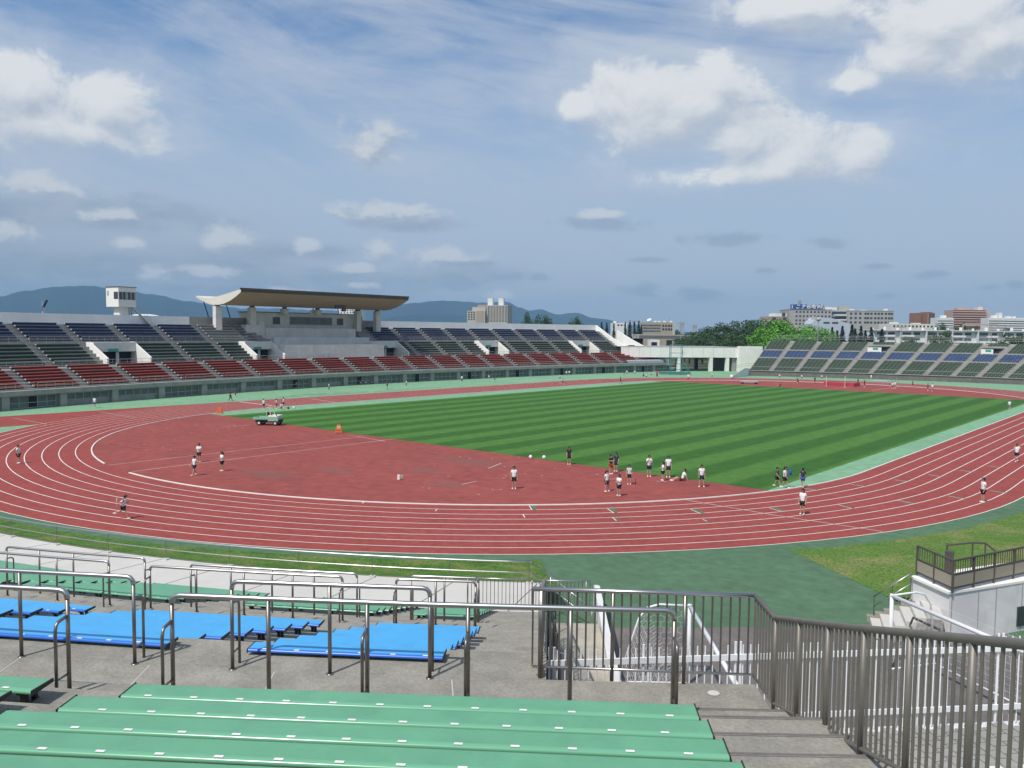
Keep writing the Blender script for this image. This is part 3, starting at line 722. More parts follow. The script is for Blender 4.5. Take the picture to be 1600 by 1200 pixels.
# ledge with pavers beyond the balustrade and the white picket fence on its edge
la, lb = at(850, 1037, 5.8), at(1600, 1012, 5.8); ld_ = (lb-la).xy.normalized(); ln_ = Vector((ld_.y, -ld_.x))
def ledge(u, v, z): return Vector((la.x+ld_.x*u+ln_.x*v, la.y+ld_.y*u+ln_.y*v, z))
lg = MB(); q = [ledge(-.2, -.12, 0), ledge(9.5, -.12, 0), ledge(9.5, 9, 0), ledge(3.8, 9, 0), ledge(3.65, 5.0, 0), ledge(3.3, 1.3, 0), ledge(-.2, .75, 0)]
lg.prism([(p.x, p.y) for p in q], -.02, 4.62); o = lg.build('raised_bank', 'pale_wall', org=ledge(4, 1, 0)); tag(o, 'walled bank under the white picket fence beside the passage', 'retaining wall')
pv = MB()
for i in range(26):
    for j in range(5):
        u = 3.6+i*.22; v = .12+j*.22+(.0 if i % 2 else .11)
        pv.box(ledge(u, v, 4.645), (.20, .20, .04), math.atan2(ld_.y, ld_.x))
tag(pv.build('paving', 'concrete_far', org=ledge(4, .5, 4.63)), 'grey block paving behind the white picket fence', None, kind='structure')
structure('grass_patch', MB().poly([ledge(3.5, 1.1, 4.63), ledge(4.0, 1.2, 4.632), ledge(4.3, 5, 4.63), ledge(3.75, 5, 4.63)][::-1]), 'turf_near')
pf = thing('picket_fence', 'white steel picket fence running behind the balustrade bars', 'fence', ledge(0, 0, 4.62))
for zt, hh in ((5.8, .085), (4.9, .08)):
    MB().beam(ledge(0, 0, zt), ledge(9.3, 0, zt), .03, hh).build('rail', 'white_paint', pf)
nb = 0; u = .08
while u < 9.2:
    if nb % 12 == 0:
        for du in (0, .075): MB().tube([ledge(u+du, -.03, 4.62), ledge(u+du, -.03, 6.02)], .019, 6).build('post', 'white_paint', pf)
    else:
        MB().tube([ledge(u, -.03, 4.64), ledge(u, -.03, 5.97)], .0105, 6).build('picket', 'white_paint', pf)
    u += .1135; nb += 1

# ------------------------------------------------------------------ goals
def goal(P, d, side, L, H, label, dep):
    d = Vector((d[0], d[1], 0)).normalized(); s = Vector((side[0], side[1], 0)).normalized(); P = Vector((P[0], P[1], 0)); z = Vector((0, 0, 1))
    g_ = thing('football_goal', label, 'goal', P, 'white football goals stored in the passage')
    MB().tube([P+d*-.0+z*(H-.06), P+d*L+z*(H-.06)], .06, 10).build('crossbar', 'white_paint', g_, smooth=True)
    for t in (0, L): MB().tube([P+d*t, P+d*t+z*H], .06, 10).build('upright', 'white_paint', g_, smooth=True)
    net = MB()
    for t in (0, L):
        p = P+d*t
        MB().tube([p+z*(H-.05), p+s*.9+z*(H-.02), p+s*1.25+z*(H-.12), p+s*1.5+z*(H-.45), p+s*dep+z*.05], .032, 8).build('back_stay', 'white_paint', g_, smooth=True)
        MB().tube([p+z*.04, p+s*dep+z*.04], .03, 8).build('ground_bar', 'white_paint', g_, smooth=True)
    MB().tube([P+s*dep+z*.04, P+d*L+s*dep+z*.04], .03, 8).build('ground_bar', 'white_paint', g_, smooth=True)
    def bx(zz):                       # depth of the net at height zz
        return dep+(1.5-dep)*min(1, zz/(H-.45)) if zz < H-.45 else 1.5-(zz-(H-.45))/.43*.5
    cell = .2; w = .004
    for t in (0, L):                  # hexagonal side nets
        j = 0; zz = .1
        while zz < H-.08:
            x = .05+(cell/2 if j % 2 else 0)
            while x < bx(zz)-.03:
                p = P+d*t+s*x+z*zz
                net.beam(p, p+z*cell*.55, w, w)
                for sx in (-1, 1): net.beam(p+z*cell*.55, p+z*cell*.83+s*sx*cell/2, w, w)
                x += cell
            zz += cell*.83; j += 1
    t = 0
    while t < L:                      # back net
        for zz in [k*.22 for k in range(10)]:
            p = P+d*t+s*bx(zz)+z*(zz+.06); q = P+d*t+s*bx(zz+.22)+z*(zz+.28)
            net.beam(p, q, w, w); net.beam(p, P+d*(t+.22)+s*bx(zz)+z*(zz+.06), w, w)
        t += .22
    net.build('net', 'net', g_)
A_ = at(1078, 944, 2.44); B_ = at(1150, 1065, 2.44); d = (B_-A_); goal(A_, d, (d.y, -d.x), 7.32, 2.44, 'white football goal with hexagon netting, seen end-on beyond the aisle balustrade', 2.1)
A2 = at(1394, 928, 2.44); B2 = at(1560, 998, 2.44); d2 = B2-A2; goal(A2, d2, (-d2.y, d2.x), 7.32, 2.44, 'white football goal at the right, facing the concrete block', 1.75)

# ------------------------------------------------------------------ block with fence on the right, small stair
p1, p2, p3_ = at(1425, 900, 1.8), at(1484, 925, 1.8), at(1600, 908, 1.8); e = (p3_-p2); p4 = p2+e*2.2; p5 = p1+e*2.4
cb = thing('concrete_block', 'light concrete wall block under the brown fence at the right edge', 'wall', p2*1.0-Vector((0, 0, 1.8)))
q = [p1, p2, p4, p5]
MB().prism([(p.x, p.y) for p in q], -.02, 1.74).build('wall', 'pale_wall', cb)
cen = sum((p for p in q), Vector())/4
MB().prism([(cen.x+(p.x-cen.x)*1.012, cen.y+(p.y-cen.y)*1.03) for p in q], 1.74, 1.82).build('coping', 'white_wall', cb)
sm_ = MB()
for t in (.03, .38, .62, .98, 1.5, 1.95):
    p = p2+e*t; n_ = Vector((e.y, -e.x, 0)).normalized(); sm_.beam(p+n_*.004-Vector((0, 0, 1.75)), p+n_*.004-Vector((0, 0, .1)), .035, .02, up=n_)
sm_.build('joint', 'frame_grey', cb)
wn = MB(); p = p2+e*.92; n_ = Vector((e.y, -e.x, 0)).normalized(); wn.beam(p+n_*.02-Vector((0, 0, 1.25)), p+e*.45+n_*.02-Vector((0, 0, 1.25)), .06, .7, up=Vector((0, 0, 1)))
wn.build('window', 'glass', cb)
bf = thing('deck_fence', 'brown deck fence with tan kick panels on the concrete block', 'fence', p2)
fpts = [at(1434, 853, 2.9), at(1490, 876, 2.9)]; fpts.append(fpts[1]+(at(1600, 855, 2.9)-fpts[1])*2.0)
for a, b in ((fpts[0], fpts[1]), (fpts[1], fpts[2])):
    L = (b-a).length; n = max(1, round(L/1.15))
    MB().beam(a, b, .07, .05).build('top_rail', 'brown_metal', bf); MB().beam(a-Vector((0, 0, .48)), b-Vector((0, 0, .48)), .05, .05).build('middle_rail', 'brown_metal', bf)
    MB().beam(a-Vector((0, 0, .95)), b-Vector((0, 0, .95)), .05, .05).build('bottom_rail', 'brown_metal', bf)
    br = MB()
    m = int(L/.13)
    for i in range(1, m):
        p = a.lerp(b, i/m); br.box((p.x, p.y, 2.66), (.022, .022, .44))
    br.build('bars', 'brown_metal', bf)
    for i in range(1 if a is fpts[1] else 0, n+1):
        p = a.lerp(b, i/n); MB().box((p.x, p.y, 2.35), (.07, .07, 1.1)).build('post', 'brown_metal', bf)
    for i in range(n):
        u, v = a.lerp(b, (i+.04)/n), a.lerp(b, (i+.96)/n); MB().beam(u-Vector((0, 0, .715)), v-Vector((0, 0, .715)), .03, .40).build('kick_panel', 'brown_panel', bf)
rr = thing('ramp_rail', 'dark curved handrail standing inside the brown deck fence', 'rail', at(1480, 880, 1.82))
cp = [at(1480, 852, 2.75), at(1520, 848, 2.75), at(1540, 849, 2.7), at(1556, 862, 2.3)]
MB().tube(cp, .035, 8).build('top_rail', 'brown_metal', rr)
for p in cp[:3]: MB().tube([p, Vector((p.x, p.y, 1.82))], .03, 6).build('post', 'brown_metal', rr)
MB().box(tuple(at(1483, 880, 2.2)), (.26, .26, .9)).build('bollard', 'brown_metal', rr)
st = thing('side_stair', 'small pale concrete stair climbing to the block beside the right-hand goal', 'stairs', at(1365, 975, 0))
s0, s1 = Vector((48.85, -33.95, 0)), Vector((50.45, -33.3, 0)); sd_ = (s1-s0).xy.normalized(); sn = Vector((sd_.y, -sd_.x))
fl = MB()
for k in range(6):
    a = .0+k*.32; qq = [s0.xy+sd_*a, s0.xy+sd_*2.1, s0.xy+sd_*2.1+sn*1.7, s0.xy+sd_*a+sn*1.7]
    fl.prism([(p.x, p.y) for p in qq][::1], -.02+.0*k, .18*(k+1))
fl.build('steps', 'pale_slab', st)
sk = MB(); qq = [s0.xy-sd_*.1-sn*.25, s0.xy+sd_*2.1-sn*.25, s0.xy+sd_*2.1-sn*.01, s0.xy-sd_*.1-sn*.01]
for k in range(8):
    a = -.1+k*.28; b_ = a+.28; w2 = [s0.xy+sd_*a-sn*.25, s0.xy+sd_*b_-sn*.25, s0.xy+sd_*b_-sn*.012, s0.xy+sd_*a-sn*.012]
    sk.prism([(p.x, p.y) for p in w2], -.02, .22+.145*k)
sk.build('string_wall', 'concrete', st)
h0, h1 = at(1365, 932, .92), at(1425, 895, 2.0)
MB().tube([h0, h1], .026, 8).build('handrail', 'steel', st, smooth=True); MB().tube([h0-Vector((0, 0, .38)), h1-Vector((0, 0, .38))], .02, 8).build('handrail', 'steel', st, smooth=True)
for t in (0.02, .5, .98):
    p = h0.lerp(h1, t); MB().tube([p, p-Vector((0, 0, .95))], .02, 6).build('post', 'steel_dark_refl', st)
lr_ = thing('lean_rack', 'dark tilted rack lying against the concrete block behind the goal', 'rack', at(1450, 985, .8))
a, b = at(1427, 965, 1.15), at(1468, 984, 1.15); a2, b2 = at(1418, 985, .2), at(1472, 1000, .2)
for u, v in ((a, b), (a2, b2), (a, a2), (b, b2)): MB().beam(u, v, .05, .06).build('bar', 'brown_metal', lr_)
dc = at(1115, 1083, 5.953); tag(MB().tube([dc, dc+Vector((0, 0, .004))], .075, 14).build('paint_stain', 'pale_slab', org=dc), 'small pale round paint stain on the concrete by the balustrade corner', 'paint stain')  # thin pale disc standing for a paint stain on the concrete
# ------------------------------------------------------------------ far grandstand (left)
def xw(Y): return -67.0+(.0019 if Y < 46 else .0011)*(Y-46)**2
def dx(Y): return 2*(.0019 if Y < 46 else .0011)*(Y-46)
def mp(Y, o, z=0):
    k = dx(Y); n = math.hypot(1, k); return Vector((xw(Y)-o/n, Y+o*k/n, z))
Y0, Y1, YU = -46.0, 137.0, 129.0
gs = thing('grandstand', 'long concrete grandstand of red, green and blue benches across the far left', 'grandstand', mp(46, 0, 0))
def frange(a, b, s):
    n = max(1, round((b-a)/s)); return [a+(b-a)*i/n for i in range(n+1)]
def msweep(name, prof, a, b, m, s=3.8, caps=True):
    mb = MB(); rows = [[mp(Y, o, z) for o, z in prof] for Y in frange(a, b, s)]
    mb.loft(rows)
    if caps: mb.poly(rows[0]); mb.poly(rows[-1][::-1])
    return mb.build(name, m, gs)
def stairs_prof(o0, z0, do, dz, n):
    P = []
    for j in range(n): P += [(o0+do*j, z0+dz*j), (o0+do*(j+1), z0+dz*j)]
    return P
RED = (.9, 2.5, .75, .37, 7); GRN = (8.2, 5.05, .8, .5, 6); BLU = (13.8, 8.35, .8, .48, 6)
VOM = [(-8.2, -.8), (19.2, 25.6), (49.3, 56.4), (80.2, 87.0), (112.2, 119.2)]
msweep('lower_tier', [(-.3, 1.75), (-.3, 2.36), (.9, 2.36)]+stairs_prof(*RED)+[(6.15, 4.75), (8.2, 4.75), (8.2, 1.75)], Y0, Y1, 'concrete_far')
# upper tier in runs between the vomitories
runs = []; cur = Y0
for a, b in [VOM[0], (19.2, 56.4), VOM[3], VOM[4]]:
    runs.append((cur, a)); cur = b
runs.append((cur, YU))
UP_ = [(8.2, 4.7)]+stairs_prof(*GRN)+[(13.0, 8.1), (13.8, 8.1)]+stairs_prof(*BLU)+[(18.6, 10.9), (19.7, 10.9), (19.7, 4.7)]
for a, b in runs: msweep('upper_tier', UP_, a, b, 'concrete_far')
BK = [(13.0, 4.7), (13.0, 8.1), (13.8, 8.1)]+stairs_prof(*BLU)+[(18.6, 10.9), (19.7, 10.9), (19.7, 4.7)]
for a, b in (VOM[0], (19.2, 26.0), (49.2, 56.4), VOM[3], VOM[4]): msweep('upper_tier', BK, a, b, 'concrete_far')
# front wall: piers, spandrel and window bays
msweep('front_wall', [(.55, 0), (.55, 1.76), (1.0, 1.76), (1.0, 0)], Y0, Y1, 'concrete_far', caps=True)
bay = 7.6; yb = -46+.0
k = 0; Yb = -43.0
while Yb < Y1-3:
    p = mp(Yb, .25, .875); MB().box(p, (.62, 1.0, 1.75), math.atan2(dx(Yb), 1)*-1).build('pier', 'concrete_far', gs)
    a, b = Yb+.75, Yb+bay-.75; full = Yb > 30 or k % 3 == 2
    zb = .12 if full else .75
    def pane(u, v, z0, z1, o, mb):
        q0, q1 = mp(u, o), mp(v, o); mb.hexa([(q0.x-.06, q0.y, z0), (q0.x, q0.y, z0), (q1.x, q1.y, z0), (q1.x-.06, q1.y, z0), (q0.x-.06, q0.y, z1), (q0.x, q0.y, z1), (q1.x, q1.y, z1), (q1.x-.06, q1.y, z1)])
    g_ = MB(); pane(a, b, zb, 1.62, .53, g_); w_ = g_.build('window', 'glass_pale', gs)
    f_ = MB(); n = 5
    for i in range(n+1):
        y = a+(b-a)*i/n; pane(y-.05, y+.05, zb, 1.64, .47, f_)
    pane(a, b, zb-.04, zb+.05, .465, f_); pane(a, b, 1.58, 1.66, .465, f_)
    if full: pane(a, b, .72, .80, .462, f_)
    o_ = f_.build('frame', 'frame_grey', w_, org=ORG[w_.name])
    if full and k % 2 == 0:
        d_ = MB(); pane(a+(b-a)*.4, a+(b-a)*.58, .05, 1.55, .45, d_); d_.build('door', 'dark_room', gs)
    Yb += bay; k += 1
# parapet at the top, fence in front of it
for a, b in ((Y0, 14.0), (56.5, YU)): msweep('parapet', [(19.7, 10.9), (19.7, 12.62), (19.95, 12.62), (19.95, 10.9)], a, b, 'parapet_white')
msweep('parapet', [(19.7, 10.9), (19.7, 12.62), (19.95, 12.62), (19.95, 10.9)], 14.0, 56.5, 'concrete_far')
# stepped end walls
def flank(Yc, pts, w, m, name='end_wall'):
    mb = MB(); a = [mp(Yc, o, z) for o, z in pts]; b = [mp(Yc+w, o, z) for o, z in pts]
    mb.poly(a[::-1]); mb.poly(b); mb.loft([a+[a[0]], b+[b[0]]]); mb.build(name, m, gs)
st_ = [(8.0, 4.7), (8.0, 6.2)]
for j in range(11): st_ += [(8.0+1.06*j, 6.2+.62*j-.3), (8.0+1.06*(j+1), 6.2+.62*j+.1)]
flank(YU, [(6.3, 4.7), (6.3, 5.9), (13, 8.9), (19.95, 12.62), (19.95, 4.7)], .5, 'white_wall')
flank(Y1-.1, [(-.3, 1.75), (-.3, 3.4), (6.3, 6.6), (8.2, 6.6), (8.2, 1.75)], .5, 'white_wall')
flank(Y1+.3, [(8.2, 0), (8.2, 6.4), (14.0, 8.6), (19.9, 11.2), (19.9, 0)], .4, 'white_wall')
msweep('end_block', [(8.3, 4.75), (8.3, 5.0), (19.6, 5.6), (19.6, 4.75)], YU+.6, Y1+.2, 'bare_wall')
dw = MB(); q = [mp(YU+2.2, 9.4, 5.6), mp(YU+4.6, 9.4, 5.6)]; dw.beam(q[0]+Vector((.3, 0, .5)), q[1]+Vector((.3, 0, .5)), .1, 1.9); dw.build('opening', 'dark_room', gs)
# vomitories
for i, (a, b) in enumerate(VOM):
    w = .28; vo = None
    for y in (a, b-w):
        v_ = MB()
        s = [mp(y, 8.0, 4.74), mp(y, 13.02, 4.74), mp(y, 13.02, 8.25), mp(y, 12.2, 8.25), mp(y, 8.0, 5.85)]; t_ = [mp(y+w, o, z) for o, z in ((8.0, 4.74), (13.02, 4.74), (13.02, 8.25), (12.2, 8.25), (8.0, 5.85))]
        v_.poly(s[::-1]); v_.poly(t_); v_.loft([s+[s[0]], t_+[t_[0]]]); vv = v_.build('vomitory_wall', 'white_wall', gs); vo = vo or vv
    f_ = MB(); qa, qb = mp(a+w, 11.6), mp(b-w, 11.6)
    f_.hexa([(qa.x-1.4, qa.y, 6.75), (qa.x, qa.y, 6.75), (qb.x, qb.y, 6.75), (qb.x-1.4, qb.y, 6.75), (qa.x-1.4, qa.y, 8.2), (qa.x, qa.y, 8.2), (qb.x, qb.y, 8.2), (qb.x-1.4, qb.y, 8.2)]); f_.build('lintel', 'bare_wall', vo)
    op = MB(); qa, qb = mp(a+w+.05, 12.9), mp(b-w-.05, 12.9); op.hexa([(qa.x, qa.y, 4.76), (qa.x+.05, qa.y, 4.76), (qb.x+.05, qb.y, 4.76), (qb.x, qb.y, 4.76), (qa.x, qa.y, 6.75), (qa.x+.05, qa.y, 6.75), (qb.x+.05, qb.y, 6.75), (qb.x, qb.y, 6.75)]); op.build('opening', 'dark_room', vo)
    m0 = a+(b-a)*.45; p, q = mp(m0-.8, 11.5, 7.0), mp(m0+.8, 11.5, 7.0); MB().beam(p, q, .08, .42).build('exit_sign', 'sign_green', vo)
    pp = mp(m0+1.2 if i < 1 else m0+.9, 12.4, 5.7); MB().box(pp, (.3, .45, 1.9)).build('lit_door', 'bare_wall', vo)
# commentary booth with its three parapets
bo = thing('commentary_booth', 'pale grey commentary booth with stepped parapets under the curved roof', 'booth', mp(37, 8.2, 4.75))
def bpt(Y, o): return mp(37, o)+Vector((0, Y-37, 0))
def slab(name, a, b, o0, o1, z0, z1, m, par=None):
    q = [bpt(a, o1), bpt(a, o0), bpt(b, o0), bpt(b, o1)]; return MB().prism([(p.x, p.y) for p in q][::-1], z0, z1).build(name, m, par or bo)
slab('front_parapet', 25.4, 49.6, 7.9, 9.2, 4.76, 7.6, 'bare_wall'); slab('deck', 25.6, 49.4, 9.2, 13, 4.76, 7.0, 'bare_wall')
slab('middle_parapet', 26.6, 50.0, 12.9, 13.6, 7.0, 8.95, 'bare_wall'); slab('deck', 26.6, 50, 13.6, 15.6, 7.0, 8.6, 'bare_wall')
slab('upper_parapet', 26.4, 48.4, 15.4, 15.8, 8.6, 10.75, 'bare_wall'); slab('deck', 26.4, 48.4, 15.8, 17.2, 8.6, 10.2, 'bare_wall')
s = MB(); s.prism([(p.x, p.y) for p in (bpt(22.4, 15.6), bpt(26.3, 15.4), bpt(26.3, 17.4), bpt(22.4, 17.4))], 8.6, 11.3); s.build('side_parapet', 'bare_wall', bo)
room = slab('room', 24.6, 49.4, 17.3, 21.5, 10.2, 13.75, 'bare_wall')
slab('room_roof', 24.4, 49.6, 17.1, 21.6, 13.75, 13.9, 'roof_edge')
for a, b in ((29.4, 31.0), (45.0, 46.6)): slab('window', a, b, 17.22, 17.28, 11.5, 12.9, 'glass', bo)
for i in range(6): slab('window', 33.3+i*1.75, 33.3+i*1.75+1.62, 17.22, 17.28, 11.55, 12.95, 'glass_pale', bo)
slab('window_frame', 33.15, 43.85, 17.20, 17.3, 11.43, 11.53, 'frame_grey'); slab('window_frame', 33.15, 43.85, 17.20, 17.3, 12.96, 13.06, 'frame_grey')
slab('door', 26.0, 27.4, 17.22, 17.28, 10.25, 12.0, 'white_wall')
ck = mp(38.4, 17.0, 13.95); c_ = MB(); c_.tube([ck, ck+Vector((.12, 0, 0))], .62, 20); o = c_.build('wall_clock', 'sign_white', org=ck); tag(o, 'round white clock face on the front edge of the booth roof', 'clock')
MB().box(ck+Vector((.135, .1, .12)), (.02, .07, .4)).build('hand', 'ink', o, org=ck); MB().box(ck+Vector((.136, .14, 0)), (.02, .34, .07)).build('hand', 'ink', o, org=ck)
# sweeping roof
rf = thing('stand_roof', 'sweeping boat-shaped cream roof with dark front edge above the booth', 'roof', mp(36, 15, 15))
prof = [(7.6, 17.05, 17.55), (9.2, 16.25, 17.3), (11, 15.55, 17.0), (13, 15.05, 16.7), (15, 14.85, 16.4), (17, 14.95, 16.2), (19, 15.35, 16.2), (21, 15.95, 16.4), (22.2, 16.4, 16.65)]
mb = MB(); rows = []
ends_ = frange(16.2, 56.2, 4)
for Y in ends_:
    rows.append([mp(36, o, z)+Vector((0, Y-36, 0)) for o, z, _ in prof]+[mp(36, o, z)+Vector((0, Y-36, 0)) for o, _, z in prof][::-1])
n = len(prof)
for i in range(len(rows)-1):
    for k in range(2*n):
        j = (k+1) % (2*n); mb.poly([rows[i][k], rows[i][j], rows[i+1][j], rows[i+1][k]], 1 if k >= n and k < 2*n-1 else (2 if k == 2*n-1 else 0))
for row, fl in ((rows[0], 1), (rows[-1], 0)):
    for k in range(n-1):
        q = [row[k], row[k+1], row[2*n-2-k], row[2*n-1-k]]; mb.poly(q[::-1] if fl else q, 1)
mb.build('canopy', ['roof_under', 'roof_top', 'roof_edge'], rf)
fb = MB(); a, b = mp(36, 7.6, 17.62)+Vector((.06, 16.0-36, 0)), mp(36, 7.6, 17.62)+Vector((.06, 56.2-36, 0)); fb.beam(a, b, .16, .36); fb.build('fascia', 'roof_edge', rf)
for Y, zt, z0 in ((17.0, 15.0, 10.2), (24.2, 14.95, 10.2), (31.5, 14.9, 13.5), (39.4, 14.9, 13.5), (49.8, 14.95, 10.2), (55.2, 15.0, 10.2)):
    p = mp(36, 16.4, 0)+Vector((0, Y-36, 0)); MB().box((p.x, p.y, (z0+zt-.35)/2), (1.1, 1.25, zt-.35-z0)).build('pillar', 'bare_wall', rf); MB().box((p.x, p.y, zt-.15), (.6, .7, .5)).build('bearing', 'brown_metal', rf)
for Y in (17.5, 22, 28, 34.8, 42, 48.5, 54.5):
    p = mp(36, 20.8, 0)+Vector((0, Y-36, 0)); MB().tube([p+Vector((.4, -.9, 15.9)), p+Vector((-.6, 1.2, 11.2))], .10, 6).build('strut', 'navy', rf)
sp_ = MB(); p = mp(36, 11.2, 15.1)+Vector((0, 5.0, 0)); sp_.box(p, (.5, 2.4, .5)); sp_.box(p+Vector((0, .9, -.5)), (.4, .8, .7)); sp_.build('speaker_cluster', 'brown_metal', rf)
# watch tower on the back of the stand
tw = thing('watch_tower', 'white timing tower cabin on a shaft above the blue benches', 'tower', mp(2.6, 19, 10.5))
tc_ = mp(2.4, 20.3); ta = -math.atan2(dx(-4), 1)
def tb(name, c, d, m, par=None): return MB().box((tc_.x+c[0], tc_.y+c[1], c[2]), d, ta).build(name, m, par or tw)
tb('cabin', (-.5, 0, 15.65), (3.3, 3.3, 3.3), 'white_wall'); tb('cabin_roof', (-.5, 0, 17.34), (3.5, 3.5, .1), 'roof_edge')
ct, stt = math.cos(ta), math.sin(ta)
def tl(x, y): return (x*ct-y*stt-.5, x*stt+y*ct)
for y in (-1.25, -.6, .35, 1.05): q = tl(1.66, y); tb('window', (q[0], q[1], 15.85), (.05, .48, 1.2), 'glass')
q = tl(1.655, 0); tb('window_band', (q[0], q[1], 15.85), (.03, 3.2, 1.34), 'frame_grey'); q = tl(1.0, -1.66); tb('window', (q[0], q[1], 15.9), (1.1, .05, 1.2), 'glass'); q = tl(-1.1, -1.66); tb('vent', (q[0], q[1], 16.3), (.35, .05, .8), 'frame_grey')
tb('shaft', (-.4, -.1, 12.2), (1.5, 1.7, 3.7), 'white_wall'); q = tl(1.0, 1.2); tb('column', (q[0], q[1], 12.2), (.16, .16, 3.7), 'frame_grey'); q = tl(.2, 1.0); tb('pipe', (q[0], q[1], 12.2), (.5, .4, 3.7), 'b_bluegrey')
s0, s1 = tc_+Vector((-.3, 1.7, 14.1)), tc_+Vector((.4, 4.6, 10.9)); MB().beam(s0, s1, .9, .22).build('stair', 'steel', tw)
for dz in (.55, 1.05): MB().tube([s0+Vector((.4, 0, dz)), s1+Vector((.4, 0, dz))], .035, 6).build('stair_rail', 'steel', tw)

# ------------------------------------------------------------------ benches: score by size in the photo
CAND = []
def bench_far(pts_l, pts_r, depth_dir, d, th, base):    # returns builder
    return None
VIEW_MAX = 20.6
def add_row(kind, color, p0, p1, back, label, group, segs=1):
    p0, p1 = Vector(p0), Vector(p1); c = (p0+p1)/2; v = c-CAM; z = v.dot(FW)
    sx = v.dot(RT)/z*FPX+800
    if sx < -70 or sx > 1680: 
        if sx < -260 or sx > 1800: return
        score = -1
    else: score = (p1-p0).length/z/z*(1.25 if kind == 'lower' else 1)
    CAND.append((score, kind, color, p0, p1, Vector(back), label, group, segs, c))
def bench_geo(mb, p0, p1, back, segs, z0=0, mats=(0, 1), kb=3):
    d = (p1-p0); L = d.length; d.normalize(); up = Vector((0, 0, 1)); gap = .10
    for i in range(segs):
        a = p0+d*(L*i/segs+(gap/2 if i else 0)); b = p0+d*(L*(i+1)/segs-(gap/2 if i < segs-1 else 0))
        mb.hexa([a, b, b+back*.38, a+back*.38, a+up*.06, b+up*.06, b+back*.38+up*.06, a+back*.38+up*.06], mats[0]); mb.hexa([a-up*.05, b-up*.05, b+back*.05-up*.05, a+back*.05-up*.05, a, b, b+back*.05, a+back*.05], mats[0])
        mb.hexa([a+back*.06-up*.30, b+back*.06-up*.30, b+back*.09-up*.30, a+back*.09-up*.30, a+back*.06, b+back*.06, b+back*.09, a+back*.09], kb)  # strip under the plank; its dark tints stand for shade below the seat
    for e in [p0+d*.25+(d*(L-.5))*k/3 for k in range(4)]:
        mb.hexa([e-d*.05+back*.1-up*.34, e+d*.05+back*.1-up*.34, e+d*.05+back*.22-up*.34, e-d*.05+back*.22-up*.34, e-d*.05+back*.1, e+d*.05+back*.1, e+d*.05+back*.22, e-d*.05+back*.22], 2)
    for e in (p0, p1): mb.hexa([e-d*.05-up*.06, e+d*.05-up*.06, e+d*.05+back*.30-up*.06, e-d*.05+back*.30-up*.06, e-d*.05+up*.09, e+d*.05+up*.09, e+d*.05+back*.30+up*.09, e-d*.05+back*.30+up*.09], mats[1])
AIS = [-24+7.6*k for k in range(-3, 22)]
TIERS = (('lower', 'red', RED, 'bench_red', 'red'), ('middle', 'green', GRN, 'bench_green', 'dark green'), ('upper', 'blue', BLU, 'bench_blue', 'dark blue'))
fill = {'lower': 'red', 'middle': 'green', 'upper': 'blue'}
for kind, _, (o0, z0, do, dz, n), m, cname in TIERS:
    blk = 0
    for i in range(len(AIS)-1):
        a, b = AIS[i]+.65, AIS[i+1]-.65
        lim = Y1-.6 if kind == 'lower' else YU-.6
        if a > lim-1.5: continue
        b = min(b, lim); blk += 1
        pieces = [(a, b)]
        if kind != 'lower':
            cuts = [VOM[0], VOM[3], VOM[4]] if kind == 'middle' else []
            cuts = cuts+([(19.2, 56.4)] if kind == 'middle' else [(24.4, 50.2)])
            for c0, c1 in cuts:
                np_ = []
                for u, v in pieces:
                    if v <= c0 or u >= c1: np_.append((u, v)); continue
                    if u < c0-1.2: np_.append((u, c0-.4))
                    if v > c1+1.2: np_.append((c1+.4, v))
                pieces = np_
        for u, v in pieces:
            for j in range(n):
                o = o0+do*j+.30; z = z0+dz*j+.36
                p0, p1 = mp(u, o, z), mp(v, o, z); bk = mp((u+v)/2, o+1)-mp((u+v)/2, o)
                mm = m; cn = cname
                if kind == 'upper' and (v < 26 and u > 12 or u > 48 and v < 57): mm, cn = 'bench_grey', 'pale grey'
                side = ' left part' if len(pieces) > 1 and u == pieces[0][0] else (' right part' if len(pieces) > 1 else '')
                add_row(kind, mm, p0, p1, bk, '%s grandstand bench, %s row up, %s block from the left%s' % (cn, ORD[j+1], ORD[min(26, max(1, blk-1))], side), '%s benches of the far left grandstand' % cn)
# ------------------------------------------------------------------ far right stand
CR = (-6.0, -10.0)
def rp(r, a, z=0):
    r = r+89.6+.62*a; a = R_(a); return Vector((CR[0]+r*math.sin(a), CR[1]+r*math.cos(a), z))
def rz_(j): return 1.32+.32*j
def rr_(j): return 61.9+.95*j
rs = thing('curved_stand', 'curved grey stand of green and blue benches behind the far bend at right', 'stand', rp(72, 0, 0))
def rsweep(name, prof, a0, a1, m, par=rs, s=.8):
    mb = MB(); rows = [[rp(r, a, z) for r, z in prof] for a in frange(a0, a1, s)]; mb.loft([r[::-1] for r in rows]); mb.poly(rows[0]); mb.poly(rows[-1][::-1]); return mb.build(name, m, par)
P_ = [(61.4, 0), (61.4, 1.32)]
for j in range(23): P_ += [(rr_(j)-.3 if j else 61.4, rz_(j)), (rr_(j)+.65, rz_(j))]
P_ += [(83.6, 8.6), (86, 8.6), (86, 0)]
rsweep('terrace', P_, -10.3, 17.5, 'concrete_far')
rsweep('front_wall', [(61.05, 0), (61.05, 1.28), (61.4, 1.28), (61.4, 0)], -10.1, 17.5, 'asphalt'); rsweep('coping', [(60.85, 1.28), (60.85, 1.42), (61.5, 1.42), (61.5, 1.28)], -10.1, 17.5, 'concrete_far')
RA = [-10.4, -8.25, -5.97, -3.79, -1.77, .32, 2.52, 4.62, 6.69, 8.51, 10.35, 12.1, 13.9, 15.7]
